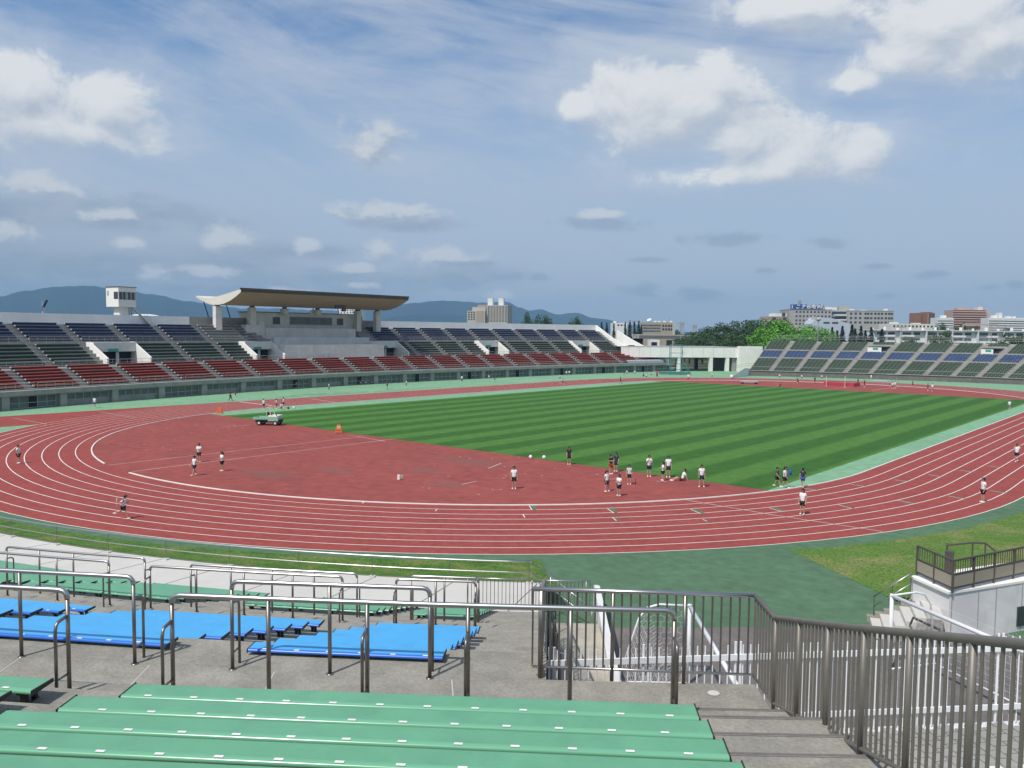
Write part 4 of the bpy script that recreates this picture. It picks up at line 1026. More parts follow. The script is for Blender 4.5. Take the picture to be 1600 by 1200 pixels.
for rad, zz, nm in ((61.3, 2.35, 'front_rail'), (84.6, 9.75, 'back_rail'), (84.6, 9.35, 'back_rail'), (85.6, 10.15, 'back_rail')):
    MB().tube([rp(rad, a, zz) for a in frange(-10, 17, .8)], .035, 5).build(nm, 'frame_grey', rs)
for a in frange(-10, 17, .7):
    p = rp(84.6, a, 8.6); 
    MB().tube([p, p+Vector((0, 0, 1.15))], .03, 5).build('rail_post', 'frame_grey', rs)
for i in range(len(RA)-1):
    a, b = RA[i]+.23, RA[i+1]-.23
    for lo, hi, m, cn, sec in ((0, 8, 'bench_moss', 'moss green', 'lower'), (10, 14, 'bench_sky', 'mid blue', 'middle'), (16, 22, 'bench_moss', 'moss green', 'upper')):
        for j in range(lo, hi+1):
            if sec == 'upper' and i in (4, 8) and j < 21: continue
            r = rr_(j); sh = 62/r*.0
            p0, p1 = rp(r, a, rz_(j)+.36), rp(r, b, rz_(j)+.36); bk = rp(r+1, (a+b)/2)-rp(r, (a+b)/2)
            add_row('right', m, p0, p1, bk, '%s bench, %s row up in the %s section, %s block from the left of the right-hand stand' % (cn, ORD[j-lo+1], sec, ORD[i+1]), '%s benches of the right-hand stand' % cn, 5)
for i in (4, 8):
    a, b = RA[i]+.35, RA[i+1]-.35
    v_ = rsweep('vomitory', [(76.0, 5.6), (76.0, 7.4), (76.3, 7.4), (76.3, 5.6)], a, b-.3, 'white_wall'); rsweep('side_wall', [(76.3, 5.6), (76.3, 7.4), (81, 8.3), (81, 5.6)], a, a+.3, 'bare_wall', v_) if False else None
    q = [rp(76.3, a), rp(82, a), rp(82, b), rp(76.3, b)]; MB().prism([(p.x, p.y) for p in q], 7.42, 7.6).build('dark_opening', 'dark_room', rs)
    m0 = a+(b-a)*.45; MB().beam(rp(75.93, m0-.2, 7.1), rp(75.93, m0+.2, 7.1), .06, .45).build('exit_sign', 'sign_green', rs)
    MB().beam(rp(75.95, a+.1, 6.3), rp(75.95, b-.4, 6.3), .05, .06).build('rail', 'frame_grey', rs)

UNDERSHADE = dict(bench_red='undershade_red', bench_green='undershade_green', bench_blue='undershade_blue', bench_grey='undershade_grey')
CAND.sort(key=lambda c: -c[0])
KEEP = 300-NB-2; REST = MB(); order = ['bench_red', 'capping', 'concrete_far', 'undershade_green', 'undershade_blue', 'undershade_red', 'undershade_grey', 'bench_green', 'bench_blue', 'bench_grey', 'bench_moss', 'bench_sky']
for n_, (score, kind, color, p0, p1, back, label, group, segs, c) in enumerate(CAND):
    if n_ < KEEP and score > 0:
        mb = MB(); bench_geo(mb, p0, p1, back, segs); o = mb.build('bench', [color, 'capping' if kind != 'right' else 'concrete_far', 'concrete_far', UNDERSHADE[color] if kind != 'right' else color], org=c); tag(o, label, 'bench', group)
    else: bench_geo(REST, p0, p1, back, segs, mats=(order.index(color), 1 if kind != 'right' else 2), kb=order.index(UNDERSHADE[color]) if kind != 'right' else order.index(color))
o = REST.build('bench', order); tag(o, 'mass of remaining green and blue benches filling the distant stand rows', 'benches', None, 'stuff')
# guard rails in front of each tier of the grandstand: thin frames with mesh panels
vis = [i for i in range(len(AIS)-1)]
bk_ = 0
for i in vis:
    a, b = AIS[i]+.2, AIS[i+1]-.2; c = mp((a+b)/2, 0, 5)-CAM
    sx = c.dot(RT)/c.dot(FW)*FPX+800
    if sx < -60: continue
    bk_ += 1
    for nm, o, z, lim in (('lower', -.2, 2.36, Y1), ('middle', 7.9, 4.75, YU), ('upper', 13.4, 8.1, YU)):
        if a > lim-4 or (nm == 'upper' and 20 < a < 48): continue
        mb = MB(); b2 = min(b, lim)
        for h_ in (.5, .95): mb.tube([mp(a, o, z+h_), mp((a+b2)/2, o, z+h_), mp(b2, o, z+h_)], .028, 4)
        for k in range(7): y = a+(b2-a)*k/6; mb.tube([mp(y, o, z), mp(y, o, z+.95)], .022, 4)
        ob = mb.build('guard_rail', 'frame_grey', org=mp((a+b)/2, o, z)); tag(ob, 'thin grey guard rail along the %s tier of the grandstand, %s bay from the left' % (nm, ORD[min(26, bk_)]), 'rail', 'guard rails of the far grandstand')
# blue ground sheet draped over the end of the red tier
q = [mp(Y, .3, 2.4) for Y in (121.5, 136)]
bl = MB(); rows = []
for i in range(15):
    y = 121.5+i*1.02; rows.append([mp(y, .1, 2.4), mp(y, .15, 3.05+.06*(i % 2)), mp(y, .6, 3.2), mp(y, 1.1, 3.15)])
bl.loft(rows); o = bl.build('sheet', 'b_bluegrey', org=mp(128, .3, 2.4)); tag(o, 'pale blue sheet draped over the front row at the end of the red benches', 'sheet')

# ------------------------------------------------------------------ gate building between the stands
GA, GB = Vector((-60.5, 132, 0)), Vector((-45.0, 151.5, 0)); gd = (GB-GA).normalized(); gn = Vector((gd.y, -gd.x, 0))
gt = thing('gate_building', 'white gate building with three dark openings and a round number 1', 'gate', (GA+GB)/2)
def gp(u, v, z): return GA+gd*u+gn*v+Vector((0, 0, z))
GL = (GB-GA).length
def gbox(name, u0, u1, v0, v1, z0, z1, m, par=None): 
    q = [gp(u0, v0, 0), gp(u1, v0, 0), gp(u1, v1, 0), gp(u0, v1, 0)]; return MB().prism([(p.x, p.y) for p in q][::-1], z0, z1).build(name, m, par or gt)
gbox('beam', -8, GL+1, -.6, 0, 3.85, 6.7, 'white_wall'); gbox('roof_edge', -8, GL+1.2, -16, .05, 6.7, 6.8, 'frame_grey'); gbox('ceiling', -6, GL+1, -16, -.65, 3.9, 4.1, 'concrete_far'); gbox('side_wall', -8, -6, -16, -.65, 0, 3.9, 'concrete_far'); gbox('side_wall', GL-.2, GL+1, -16, -.65, 0, 3.9, 'concrete_far')  # roof and ceiling depth extended to shade the inside of the gate
for u in (8.3, 17.7, 22.6): gbox('pillar', u, u+.95, -1.0, -.05, 0, 3.85, 'white_wall')
for u in (-4.5, 3, 7, 13.6, 19.5): gbox('pillar', u, u+.9, -15, -14, 0, 3.9, 'brown_metal')
for u in frange(-6, GL, 3.1): gbox('joint', u, u+.04, 0, .012, 3.86, 6.69, 'frame_grey')
q = gp(9.6, .03, 5.3); c_ = MB(); c_.tube([q, q+gn*.04], .62, 20); sg_ = c_.build('number_disc', 'sign_white', gt)
def text(body, name, size, m, par, loc, xdir, ydir, ext=.01):
    cu = bpy.data.curves.new(name, 'FONT'); cu.body = body; cu.size = size; cu.align_x = 'CENTER'; cu.align_y = 'CENTER'; cu.extrude = ext
    cu.offset = .02*size; t_ = bpy.data.objects.new(name, cu); COL.objects.link(t_); bpy.context.view_layer.update()
    me = bpy.data.meshes.new_from_object(t_.evaluated_get(bpy.context.evaluated_depsgraph_get())); bpy.data.objects.remove(t_)
    x = Vector(xdir).normalized(); y = Vector(ydir).normalized(); zz = x.cross(y); Mx = Matrix((x, y, zz)).transposed().to_4x4(); me.transform(Mx); me.materials.clear(); me.materials.append(M[m])
    o = bpy.data.objects.new(name, me); COL.objects.link(o); o.parent = par; p = ORG[par.name]; o.location = Vector(loc)-Vector(p); ORG[o.name] = tuple(loc); return o
text('1', 'numeral', 1.15, 'ink', gt, q+gn*.05, gd, (0, 0, 1))
gbox('wing_wall', GL+1, GL+8.0, -.4, 1.2, 0, 7.05, 'white_wall')
w2 = MB(); q = [gp(GL+1, 1.25, 0), gp(GL+1, 1.25, 7.0)]
gbox('parapet_block', GL+9.8, GL+13.8, -1, .5, 4, 7.0, 'white_wall')
# ramp wall with rail in front of the gate
rw_ = thing('ramp_wall', 'pale sloping ramp wall with rail at the left end of the right stand', 'wall', rp(60.5, -10.4, 0))
a, b, c = at(1143, 591, 0), at(1164, 588, 0), at(1178, 586, 0)
m_ = MB(); nrm_ = Vector((-.5, .86, 0))*.5
def wall4(p, q, z0, z1): m_.hexa([p, q, q+nrm_, p+nrm_, p+Vector((0, 0, z0)), q+Vector((0, 0, z1)), q+nrm_+Vector((0, 0, z1)), p+nrm_+Vector((0, 0, z0))])
wall4(a, b, .35, 2.1); wall4(b, c, 2.1, 1.5); m_.build('wall', 'pale_wall', rw_)
for dz in (.5, 1.0): MB().tube([a+Vector((0, 0, 1.9+dz*.8)), b+Vector((0, 0, 2.1+dz)), c+Vector((0, 0, 2.0+dz)), rp(61.2, -9.8, 1.42+dz)], .03, 5).build('rail', 'frame_grey', rw_)
# ------------------------------------------------------------------ people
def skin_mesh(name, nodes, edges, sub=1):
    me = bpy.data.meshes.new('t'); ks = list(nodes); me.from_pydata([nodes[k][0] for k in ks], [(ks.index(a), ks.index(b)) for a, b in edges], [])
    o = bpy.data.objects.new('t', me); COL.objects.link(o); o.modifiers.new('s', 'SKIN')
    for i, k in enumerate(ks):
        d = me.skin_vertices[0].data[i]; r = nodes[k][1]; d.radius = r if isinstance(r, tuple) else (r, r); d.use_root = (i == 0)
    s = o.modifiers.new('u', 'SUBSURF'); s.levels = s.render_levels = sub
    bpy.context.view_layer.update()
    m = bpy.data.meshes.new_from_object(o.evaluated_get(bpy.context.evaluated_depsgraph_get())); m.name = name
    bpy.data.objects.remove(o); bpy.data.meshes.remove(me); m.polygons.foreach_set('use_smooth', [True]*len(m.polygons)); m.materials.clear(); m.materials.append(M['skin']); return m
def V(*a): return Vector(a)
def pose(kind):
    J = dict(pel=V(0, 0, .83), spi=V(0, 0, 1.0), che=V(0, .0, 1.17), nec=V(0, 0, 1.33), chin=V(0, .015, 1.39), head=V(0, .02, 1.475), top=V(0, .005, 1.56))
    for s, n in ((-1, 'l'), (1, 'r')):
        J['sh'+n] = V(.15*s, 0, 1.27); J['el'+n] = V(.205*s, -.03, 1.03); J['wr'+n] = V(.20*s, .06, .82); J['hi'+n] = V(.085*s, 0, .79); J['kn'+n] = V(.10*s, .02, .44); J['an'+n] = V(.10*s, -.02, .07)
    if kind == 'wide':
        for s, n in ((-1, 'l'), (1, 'r')): J['kn'+n].x = .13*s; J['an'+n].x = .165*s
    if kind == 'fold':
        for s, n in ((-1, 'l'), (1, 'r')): J['el'+n] = V(.215*s, .02, 1.04); J['wr'+n] = V(-.02*s, .17, 1.08+.03*s)
    if kind == 'chin':
        J['elr'] = V(.21, .06, 1.05); J['wrr'] = V(.06, .15, 1.28); J['ell'] = V(-.215, .02, 1.04); J['wrl'] = V(.02, .18, 1.05)
    if kind == 'armsup':
        for s, n in ((-1, 'l'), (1, 'r')): J['el'+n] = V(.33*s, .02, 1.17); J['wr'+n] = V(.24*s, .09, 1.36)
        J['knl'] = V(-.08, .16, .47); J['anl'] = V(-.07, -.02, .16); J['anr'] = V(.06, -.06, .07)
    if kind == 'walk':
        J['knl'] = V(-.09, .12, .46); J['anl'] = V(-.09, .24, .09); J['knr'] = V(.09, -.02, .44); J['anr'] = V(.09, -.26, .12)
        J['ell'] = V(-.2, -.12, 1.05); J['wrl'] = V(-.2, -.10, .82); J['elr'] = V(.2, .04, 1.04); J['wrr'] = V(.19, .2, .87)
    if kind == 'run':
        for k in ('che', 'nec', 'chin', 'head', 'top', 'shl', 'shr'): J[k] += V(0, .10+.12*(J[k].z-1.17), -.02)
        J['knr'] = V(.08, .20, .50); J['anr'] = V(.08, .30, .09); J['knl'] = V(-.08, -.22, .49); J['anl'] = V(-.08, -.60, .40)
        J['elr'] = V(.24, -.17, 1.10); J['wrr'] = V(.22, -.30, .93); J['ell'] = V(-.24, .10, 1.02); J['wrl'] = V(-.14, .32, 1.08)
    if kind in ('sit', 'crouch', 'lean'):
        dz = -.70 if kind != 'crouch' else -.48
        for k in J: J[k] += V(0, 0, dz)
        ln = -.16 if kind == 'lean' else (.12 if kind == 'crouch' else .03)
        for k in ('spi', 'che', 'nec', 'chin', 'head', 'top', 'shl', 'shr'): J[k].y += ln*(J[k].z-.13)/.5
        for s, n in ((-1, 'l'), (1, 'r')):
            if kind == 'crouch': J['kn'+n] = V(.14*s, .36, .46); J['an'+n] = V(.13*s, .10, .08); J['el'+n] = V(.2*s, .24, .55); J['wr'+n] = V(.1*s, .42, .48)
            elif kind == 'sit': J['kn'+n] = V(.14*s, .34, .36); J['an'+n] = V(.10*s, .50, .07); J['el'+n] = V(.22*s, .10, .36); J['wr'+n] = V(.10*s, .34, .38)
            else: J['kn'+n] = V(.10*s, .42, .26); J['an'+n] = V(.10*s, .76, .07); J['el'+n] = V(.22*s, -.24, .32); J['wr'+n] = V(.24*s, -.32, .07)
    return J
def fig(kind):
    J = pose(kind); nd, ed = {}, []
    def add(k, p, r, par=None):
        nd[k] = (tuple(p), r)
        if par: ed.append((par, k))
    add('pel', J['pel'], (.125, .10)); add('spi', J['spi'], (.11, .085), 'pel'); add('che', J['che'], (.125, .09), 'spi'); add('nec', J['nec'], .05, 'che'); add('chin', J['chin'], .062, 'nec')
    add('head', J['head'], (.078, .095), 'chin'); add('top', J['top'], .055, 'head')
    hd = (J['top']-J['chin']).normalized()
    add('nose', J['head']+V(0, .105, -.015), .014, 'head')
    for n in 'lr':
        add('sh'+n, J['sh'+n], .052, 'che'); add('el'+n, J['el'+n], .037, 'sh'+n); add('wr'+n, J['wr'+n], .026, 'el'+n)
        d = (J['wr'+n]-J['el'+n]).normalized(); sx = d.cross(V(0, 1, .3)).normalized(); palm = J['wr'+n]+d*.065
        add('pa'+n, palm, (.034, .02), 'wr'+n)
        for i, (o, L) in enumerate(((-.027, .062), (-.009, .075), (.009, .071), (.027, .055))):
            b = palm+sx*o+d*.03; c = b+d*L*.6+V(0, .006, -.004)
            add('f%s%d' % (n, i), b, .010, 'pa'+n); add('g%s%d' % (n, i), c, .009, 'f%s%d' % (n, i)); add('t%s%d' % (n, i), c+d*L*.4+V(0, .014, -.006), .007, 'g%s%d' % (n, i))
        add('th'+n, J['wr'+n]+d*.045+sx*(-.04 if n == 'l' else .04)+V(0, .01, 0), .011, 'pa'+n)
        add('hi'+n, J['hi'+n], .085, 'pel'); add('kn'+n, J['kn'+n], .052, 'hi'+n); add('an'+n, J['an'+n], .034, 'kn'+n); add('to'+n, J['an'+n]+V(0, .11, -.035), .03, 'an'+n)
    body = skin_mesh('body', nd, ed)
    nd, ed = {}, []
    add('spi', J['spi'], (.142, .115)); add('hem', J['pel']-V(0, 0, .03)+(J['spi']-J['pel'])*.1, (.155, .128), 'spi'); add('che', J['che'], (.15, .115), 'spi'); add('nec', J['nec']-(J['nec']-J['che'])*.15, .066, 'che')
    for n in 'lr': add('sh'+n, J['sh'+n], .072, 'che'); add('sl'+n, J['sh'+n].lerp(J['el'+n], .72), .066, 'sh'+n)
    shirt = skin_mesh('shirt', nd, ed)
    nd, ed = {}, []
    add('pel', J['pel'], (.142, .118))
    for n in 'lr': add('hi'+n, J['hi'+n].lerp(J['kn'+n], .06), .098, 'pel'); add('le'+n, J['hi'+n].lerp(J['kn'+n], .80), .085, 'hi'+n)
    shorts = skin_mesh('shorts', nd, ed)
    nd, ed = {}, []
    add('pel', J['pel'], (.142, .118))
    for n in 'lr': add('hi'+n, J['hi'+n].lerp(J['kn'+n], .06), .098, 'pel'); add('le'+n, J['kn'+n], .075, 'hi'+n); add('an'+n, J['kn'+n].lerp(J['an'+n], .8), .062, 'le'+n)
    trousers = skin_mesh('trousers', nd, ed)
    shoes = []
    for n in 'lr':
        a = J['an'+n]; mb = MB(); mb.ell((a.x, a.y+.045, a.z-.035), (.05, .135, .055), 10, 6, z0=-.6); shoes.append(mb.mesh('shoe', ['shoe'], smooth=True))
    h = J['head']; t_ = J['top']; hair = {}
    mb = MB(); mb.ell((h.x, h.y-.012, h.z+.012), (.098, .118, .118), 12, 7, z0=.08); mb.ell((h.x, h.y-.05, h.z-.02), (.09, .08, .10), 10, 6); hair['s'] = mb.mesh('hair', ['hair'], smooth=True)
    mb.ell((h.x, h.y-.075, h.z-.13), (.10, .06, .19), 10, 7); hair['l'] = mb.mesh('hair', ['hair'], smooth=True)
    mb = MB(); mb.ell((h.x, h.y-.012, h.z+.012), (.096, .116, .116), 12, 7, z0=.08); mb.ell((h.x, h.y-.05, h.z-.02), (.088, .08, .10), 10, 6); mb.tube([h+V(0, -.11, .03), h+V(0, -.17, 0), h+V(0, -.18, -.12), h+V(0, -.15, -.2)], [.03, .04, .035, .012], 8); hair['p'] = mb.mesh('hair', ['hair'], smooth=True)
    top = max(J['top'].z+.055, .3)
    return dict(body=body, shirt=shirt, shorts=shorts, trousers=trousers, shoes=shoes, hair=hair, h=top+.02, J=J)
FIG = {k: fig(k) for k in ('stand', 'wide', 'fold', 'chin', 'armsup', 'walk', 'run', 'sit', 'crouch', 'lean')}
def objm(o, m):
    o.material_slots[0].link = 'OBJECT'; o.material_slots[0].material = M[m]
def person(x, y, hp, kind, face, shirt, legs, hair, label, group=None, long=False, shoe='shoe'):
    p = at(x, y, .018); z = (p-CAM).dot(FW); F = FIG[kind]; s = hp*z/FPX/F['h']*.985
    if kind in ('stand', 'wide', 'fold', 'chin', 'walk', 'armsup', 'run'): s = min(max(s, .82), 1.12)
    else: s = min(max(s, .85), 1.1)
    d = {'r': SIDE, 'l': -SIDE, 't': -HEAD, 'a': HEAD}.get(face[0]).copy()
    if len(face) > 1: d = (d+{'r': SIDE, 'l': -SIDE, 't': -HEAD, 'a': HEAD}[face[1]]*.8).normalized()
    o = thing('person', label, 'person', p, group); o.rotation_euler = (0, 0, math.atan2(d.y, d.x)-PI/2+random.uniform(-.15, .15)); o.scale = (s, s, s)
    def ch(name, me, m=None):
        c = bpy.data.objects.new(name, me); COL.objects.link(c); c.parent = o
        if m: objm(c, m)
    ch('body', F['body']); ch('shirt', F['shirt'], shirt); ch('trousers' if long else 'shorts', F['trousers' if long else 'shorts'], legs); ch('hair', F['hair'][hair])
    for sm_ in F['shoes']: ch('shoe', sm_, shoe)
    return o, p, s, d
W_ = 'tee_white'
PP = [
 (29, 724, 31, 'stand', 'r', W_, 'black', 's', 'person in white tee and dark shorts alone in the outer lanes at far left'),
 (304, 743, 33, 'walk', 'tl', W_, 'navy', 's', 'person in white tee and navy shorts striding across the clay near two others'),
 (311, 722, 31, 'fold', 't', W_, 'black', 's', 'person in white tee and dark shorts standing just behind the walking one on the clay'),
 (347, 736, 32, 'fold', 'tl', W_, 'black', 'p', 'person with ponytail in white tee facing left on the clay near the white sector lines'),
 (803, 764, 38, 'stand', 't', W_, 'black', 's', 'person in white tee and black shorts standing alone in the middle of the clay'),
 (889, 726, 30, 'stand', 't', 'black', 'black', 'l', 'long-haired person all in black standing alone on the grass edge'),
 (954.5, 741, 33, 'fold', 'tr', 'black', 'red', 's', 'person in black tee and red shorts beside another dark-clad one on the grass edge'),
 (962.5, 737, 32, 'stand', 'tl', 'navy', 'navy', 'l', 'long-haired person in navy standing behind the one in red shorts'),
 (948, 768, 35, 'wide', 'tr', W_, 'navy', 'p', 'person with ponytail in long white tee and navy shorts, left of a long-haired companion'),
 (967, 775, 36, 'fold', 'tl', W_, 'navy', 'l', 'long-haired person in white tee and navy shorts, nearest of the group to the lanes'),
 (983, 757, 33, 'stand', 't', 'tee_grey', 'black', 'l', 'person in greyish tee and black shorts beside a leaning white stick'),
 (1014, 745, 36, 'chin', 't', W_, 'navy', 's', 'person in white tee with hands clasped at the chest on the grass edge'),
 (1035.5, 751, 31, 'fold', 'l', W_, 'black', 'p', 'small person in white tee facing left in front of a taller one'),
 (1044, 746, 36, 'stand', 't', W_, 'navy', 's', 'tall person in white tee and navy shorts behind the small one facing left'),
 (1096, 761, 37, 'wide', 't', W_, 'navy', 's', 'person in white tee with a dark shoulder strap and knee-length navy trousers'),
 (1214, 760, 32, 'walk', 'tr', 'darkgrey', 'black', 's', 'person in dark grey tee and black shorts walking at the grass corner'),
 (1226, 763, 36, 'walk', 'tr', W_, 'navy', 'l', 'person in white tee with a blue bag walking at the grass corner'),
 (1254, 762, 33, 'walk', 'ar', 'navy', 'blue', 's', 'person in navy tee and bright blue shorts seen from behind near the kerb'),
 (1253.5, 804, 43, 'stand', 'tl', W_, 'black', 'l', 'long-haired person in baggy white tee standing in the lanes at the cross line'),
 (1535.5, 785, 41, 'stand', 'l', W_, 'black', 's', 'person in white tee and black shorts standing in the outer lanes at the right'),
 (1588, 722, 30, 'armsup', 't', W_, 'black', 's', 'person in white tee jogging with bent arms at the right edge of the lanes'),
 (1577, 640, 15.5, 'walk', 'tl', W_, 'slate', 's', 'person in white tee and slate blue shorts walking on the green strip by the grass'),
 (148, 637, 18, 'stand', 't', W_, 'blue', 's', 'person in white tee and bright blue shorts on the green apron at far left'),
 (360, 626, 17, 'walk', 'r', 'black', 'black', 's', 'person all in black walking on the far green apron'),
 (368, 621, 14, 'stand', 'l', 'navy', 'navy', 's', 'small person in blue beside the black-clad walker on the far apron'),
 (412, 640, 18, 'stand', 'tr', W_, 'black', 's', 'person in white tee standing apart left of the trio near the truck'),
 (432, 639, 17, 'stand', 'r', W_, 'black', 's', 'person in white tee, left one of the trio behind the truck'),
 (443, 637, 17, 'stand', 'l', W_, 'black', 's', 'person in white tee leaning over, right one of the trio behind the truck'),
 (440, 640, 9, 'crouch', 't', W_, 'black', 's', 'person in white tee crouching between the trio behind the truck'),
 (462, 607, 11, 'stand', 't', W_, 'red', 's', 'person in white top and red shorts by the far grandstand wall'),
 (467.5, 606, 11, 'stand', 'l', 'red', 'red', 's', 'person all in red standing by the far grandstand wall'),
 (490, 605, 7, 'sit', 't', 'red', 'red', 's', 'person in red sitting by the grandstand wall, left of another'),
 (499, 604.5, 7, 'crouch', 'l', 'red', 'red', 's', 'person in red crouching by the grandstand wall, right of another'),
 (514, 611, 14, 'stand', 'r', W_, 'darkgrey', 's', 'person in white top and long dark trousers on the far apron'),
 (563, 601, 6, 'sit', 't', W_, 'black', 's', 'person in white sitting first in the row at the grandstand wall'),
 (571, 600.5, 6, 'lean', 't', W_, 'black', 's', 'person in white leaning back second in the row at the wall'),
 (581, 600, 6, 'sit', 'l', W_, 'black', 's', 'person in white sitting last in the row at the wall'),
 (605, 608, 15, 'stand', 'l', 'black', 'black', 's', 'person all in black standing on the apron below the red benches, mid left'),
 (635, 605, 12, 'walk', 'l', W_, 'navy', 's', 'person in white tee walking left on the far apron'),
 (721.5, 597, 11, 'stand', 't', W_, 'black', 's', 'person in white tee with black trousers by the dark doorway of the wall'),
 (764, 592, 5.5, 'crouch', 't', W_, 'black', 's', 'person in white crouching close to the far wall'),
 (773, 597, 10, 'stand', 'r', 'black', 'black', 's', 'person all in black beside the crouching white one on the far apron'),
 (875, 594, 7, 'walk', 'l', W_, 'navy', 's', 'person in white by the far straight, behind a runner'),
 (879, 601, 9, 'run', 'r', W_, 'navy', 's', 'person in white running on the far straight'),
 (885, 587.5, 8, 'stand', 't', W_, 'navy', 's', 'left one of a pair in white by the far wall windows'),
 (889.5, 587, 8, 'stand', 't', W_, 'black', 's', 'right one of a pair in white by the far wall windows'),
 (969.5, 599, 11, 'walk', 'r', 'black', 'maroon', 's', 'person in black walking on the far straight near the stand end'),
 (975, 587, 7, 'stand', 'r', 'black', 'black', 's', 'person in black, first of three under the blue sheet'),
 (979.5, 586.5, 7, 'stand', 't', W_, 'navy', 's', 'person in white, second of three under the blue sheet'),
 (992, 586.5, 7, 'stand', 't', W_, 'navy', 's', 'person in white standing apart under the end of the blue sheet'),
 (1005, 588, 6, 'sit', 'r', 'blue', 'navy', 's', 'person in blue sitting in the huddle under the stand end'),
 (1009.5, 590, 7, 'crouch', 'r', W_, 'navy', 's', 'person in white bending down in the huddle under the stand end'),
 (1018, 585.5, 5, 'sit', 'l', W_, 'black', 's', 'person in white sitting right of the huddle under the stand end'),
 (1026.5, 590, 13, 'stand', 't', 'red', 'black', 's', 'person in bright red top and black trousers near the blue steel frame'),
 (1075.5, 596, 16, 'walk', 't', W_, 'red', 's', 'person in white tee and red trousers on the far bend', ),
 (1112.5, 591, 9, 'stand', 't', W_, 'navy', 's', 'small person in white before the gate opening'),
 (1218, 592.5, 9, 'stand', 't', W_, 'black', 's', 'person in white standing under the grey wall left of the red mats'),
 (1218.5, 604, 6, 'lean', 'l', 'black', 'black', 's', 'person in black sitting on the clay at the far grass edge'),
 (1247, 598.5, 9, 'crouch', 'l', 'maroon', 'black', 's', 'person in maroon and black bending forward left of the red mats'),
 (1252.5, 593.5, 9, 'stand', 't', W_, 'black', 's', 'person in white standing behind the one bending in maroon'),
 (1273, 599, 11, 'stand', 't', 'black', 'black', 's', 'person in black just left of the red mats'),
 (1284, 594, 8, 'stand', 't', W_, 'black', 's', 'person in white behind the left end of the red mats'),
 (1340.5, 601, 10, 'stand', 't', 'maroon', 'navy', 's', 'person in dark maroon top right beside the red mats'),
 (1350.5, 605, 12, 'stand', 't', 'maroon', 'maroon', 's', 'person all in maroon right of the red mats'),
 (1361, 593.5, 8, 'wide', 't', W_, 'tee_grey', 's', 'person in white against the low dark wall of the right stand'),
 (1394.5, 608, 12, 'wide', 't', W_, 'black', 's', 'person in white, left one of a pair on the far clay'),
 (1398.5, 607, 12, 'stand', 't', W_, 'slate', 's', 'person in white, right one of a pair on the far clay'),
 (1426, 605, 10, 'stand', 'l', 'maroon', 'black', 's', 'person in maroon standing alone on the far bend kerb'),
 (1449.5, 610.5, 12, 'fold', 'tr', 'maroon', 'black', 's', 'person in maroon beside one in white on the far clay'),
 (1456.5, 611.5, 13, 'stand', 'tl', W_, 'slate', 's', 'person in white beside one in maroon on the far clay'),
]
LONG = {1096: 0, 514: 1, 1075.5: 1, 1026.5: 1, 360: 1, 721.5: 1}
for q in PP:
    person(q[0], q[1], q[2], q[3], q[4], q[5], q[6], q[7], q[8], 'people on the track and field', long=bool(LONG.get(q[0])), shoe='black' if q[5] == 'black' and q[1] < 650 else 'shoe')
person(193, 811, 40, 'run', 'r', W_, 'navy', 's', 'person in white tee and navy shorts sprinting around the bend with a baton', 'people on the track and field')
p = at(193, 811, .02); q = at(174, 791, 1.05)
bp_ = p-SIDE*.36+Vector((0, 0, .92)); o = MB().tube([bp_, bp_+Vector((.03, .0, .26))], .022, 8).build('relay_baton', 'sign_white', org=bp_); tag(o, 'white relay baton in the hand of the sprinting person', 'baton')
person(1066, 751, 20, 'lean', 'l', W_, 'maroon', 's', 'person in white tee sitting on the clay leaning back with legs stretched left', 'people on the track and field')
p = at(1229, 763, .02)+Vector((0, 0, .95)); bg_ = MB(); bg_.ell((p.x+.2, p.y+.1, p.z+.15), (.10, .13, .20), 10, 8); bg_.tube([p+V(.2, .1, .4), p+V(.05, .0, .52), p+V(-.1, -.1, .3)], .02, 6)
tag(bg_.build('shoulder_bag', 'blue', org=p), 'blue shoulder bag on the person at the grass corner', 'bag')
a = at(986, 740, .9); b = at(993, 747, .05); tag(MB().tube([a, b], .025, 8).build('stick', 'sign_white', org=b), 'white stick leaning beside the person in the greyish tee', 'stick')

# ------------------------------------------------------------------ things on the field
def local(mb_fn, x, y, ang):
    p = at(x, y, .022); return p, ang
tp = at(420, 664, .02); ta_ = math.atan2(SIDE.y, SIDE.x)-.12
tk = thing('utility_truck', 'small green and white flatbed groundskeeping truck with open cab frame', 'truck', tp)
tc1, ts1 = math.cos(ta_), math.sin(ta_)
def tq(x, y, z): return Vector((tp.x+x*tc1-y*ts1, tp.y+x*ts1+y*tc1, tp.z+z))
def tbx(name, c, d, m, par=None): return MB().box(tq(*c), d, ta_).build(name, m, par or tk)
tbx('chassis', (0, 0, .42), (2.7, .9, .16), 'rubber'); tbx('body', (.72, 0, .74), (1.15, 1.25, .5), 'truck_green'); tbx('bonnet', (.75, 0, 1.03), (1.15, 1.28, .16), 'sign_white'); tbx('bumper', (1.33, 0, .48), (.12, 1.2, .28), 'rubber')
tbx('cargo_bed', (-.75, 0, .66), (1.5, 1.4, .07), 'truck_green')
for c, d in (((-.75, -.7, .80), (1.5, .05, .22)), ((-.75, .7, .80), (1.5, .05, .22)), ((-1.48, 0, .80), (.05, 1.4, .22))): tbx('bed_side', c, d, 'truck_green')
for x in (.98, -.85):
    for y in (-.56, .56):
        q = tq(x, y, .27); ax = tq(x, y+.2, .27)-q; w_ = MB().tube([q-ax*.45, q+ax*.45], .27, 14).build('wheel', 'rubber', tk); MB().tube([q-ax*.47, q+ax*.47], .13, 10).build('rim', 'cream', w_, org=ORG[w_.name])
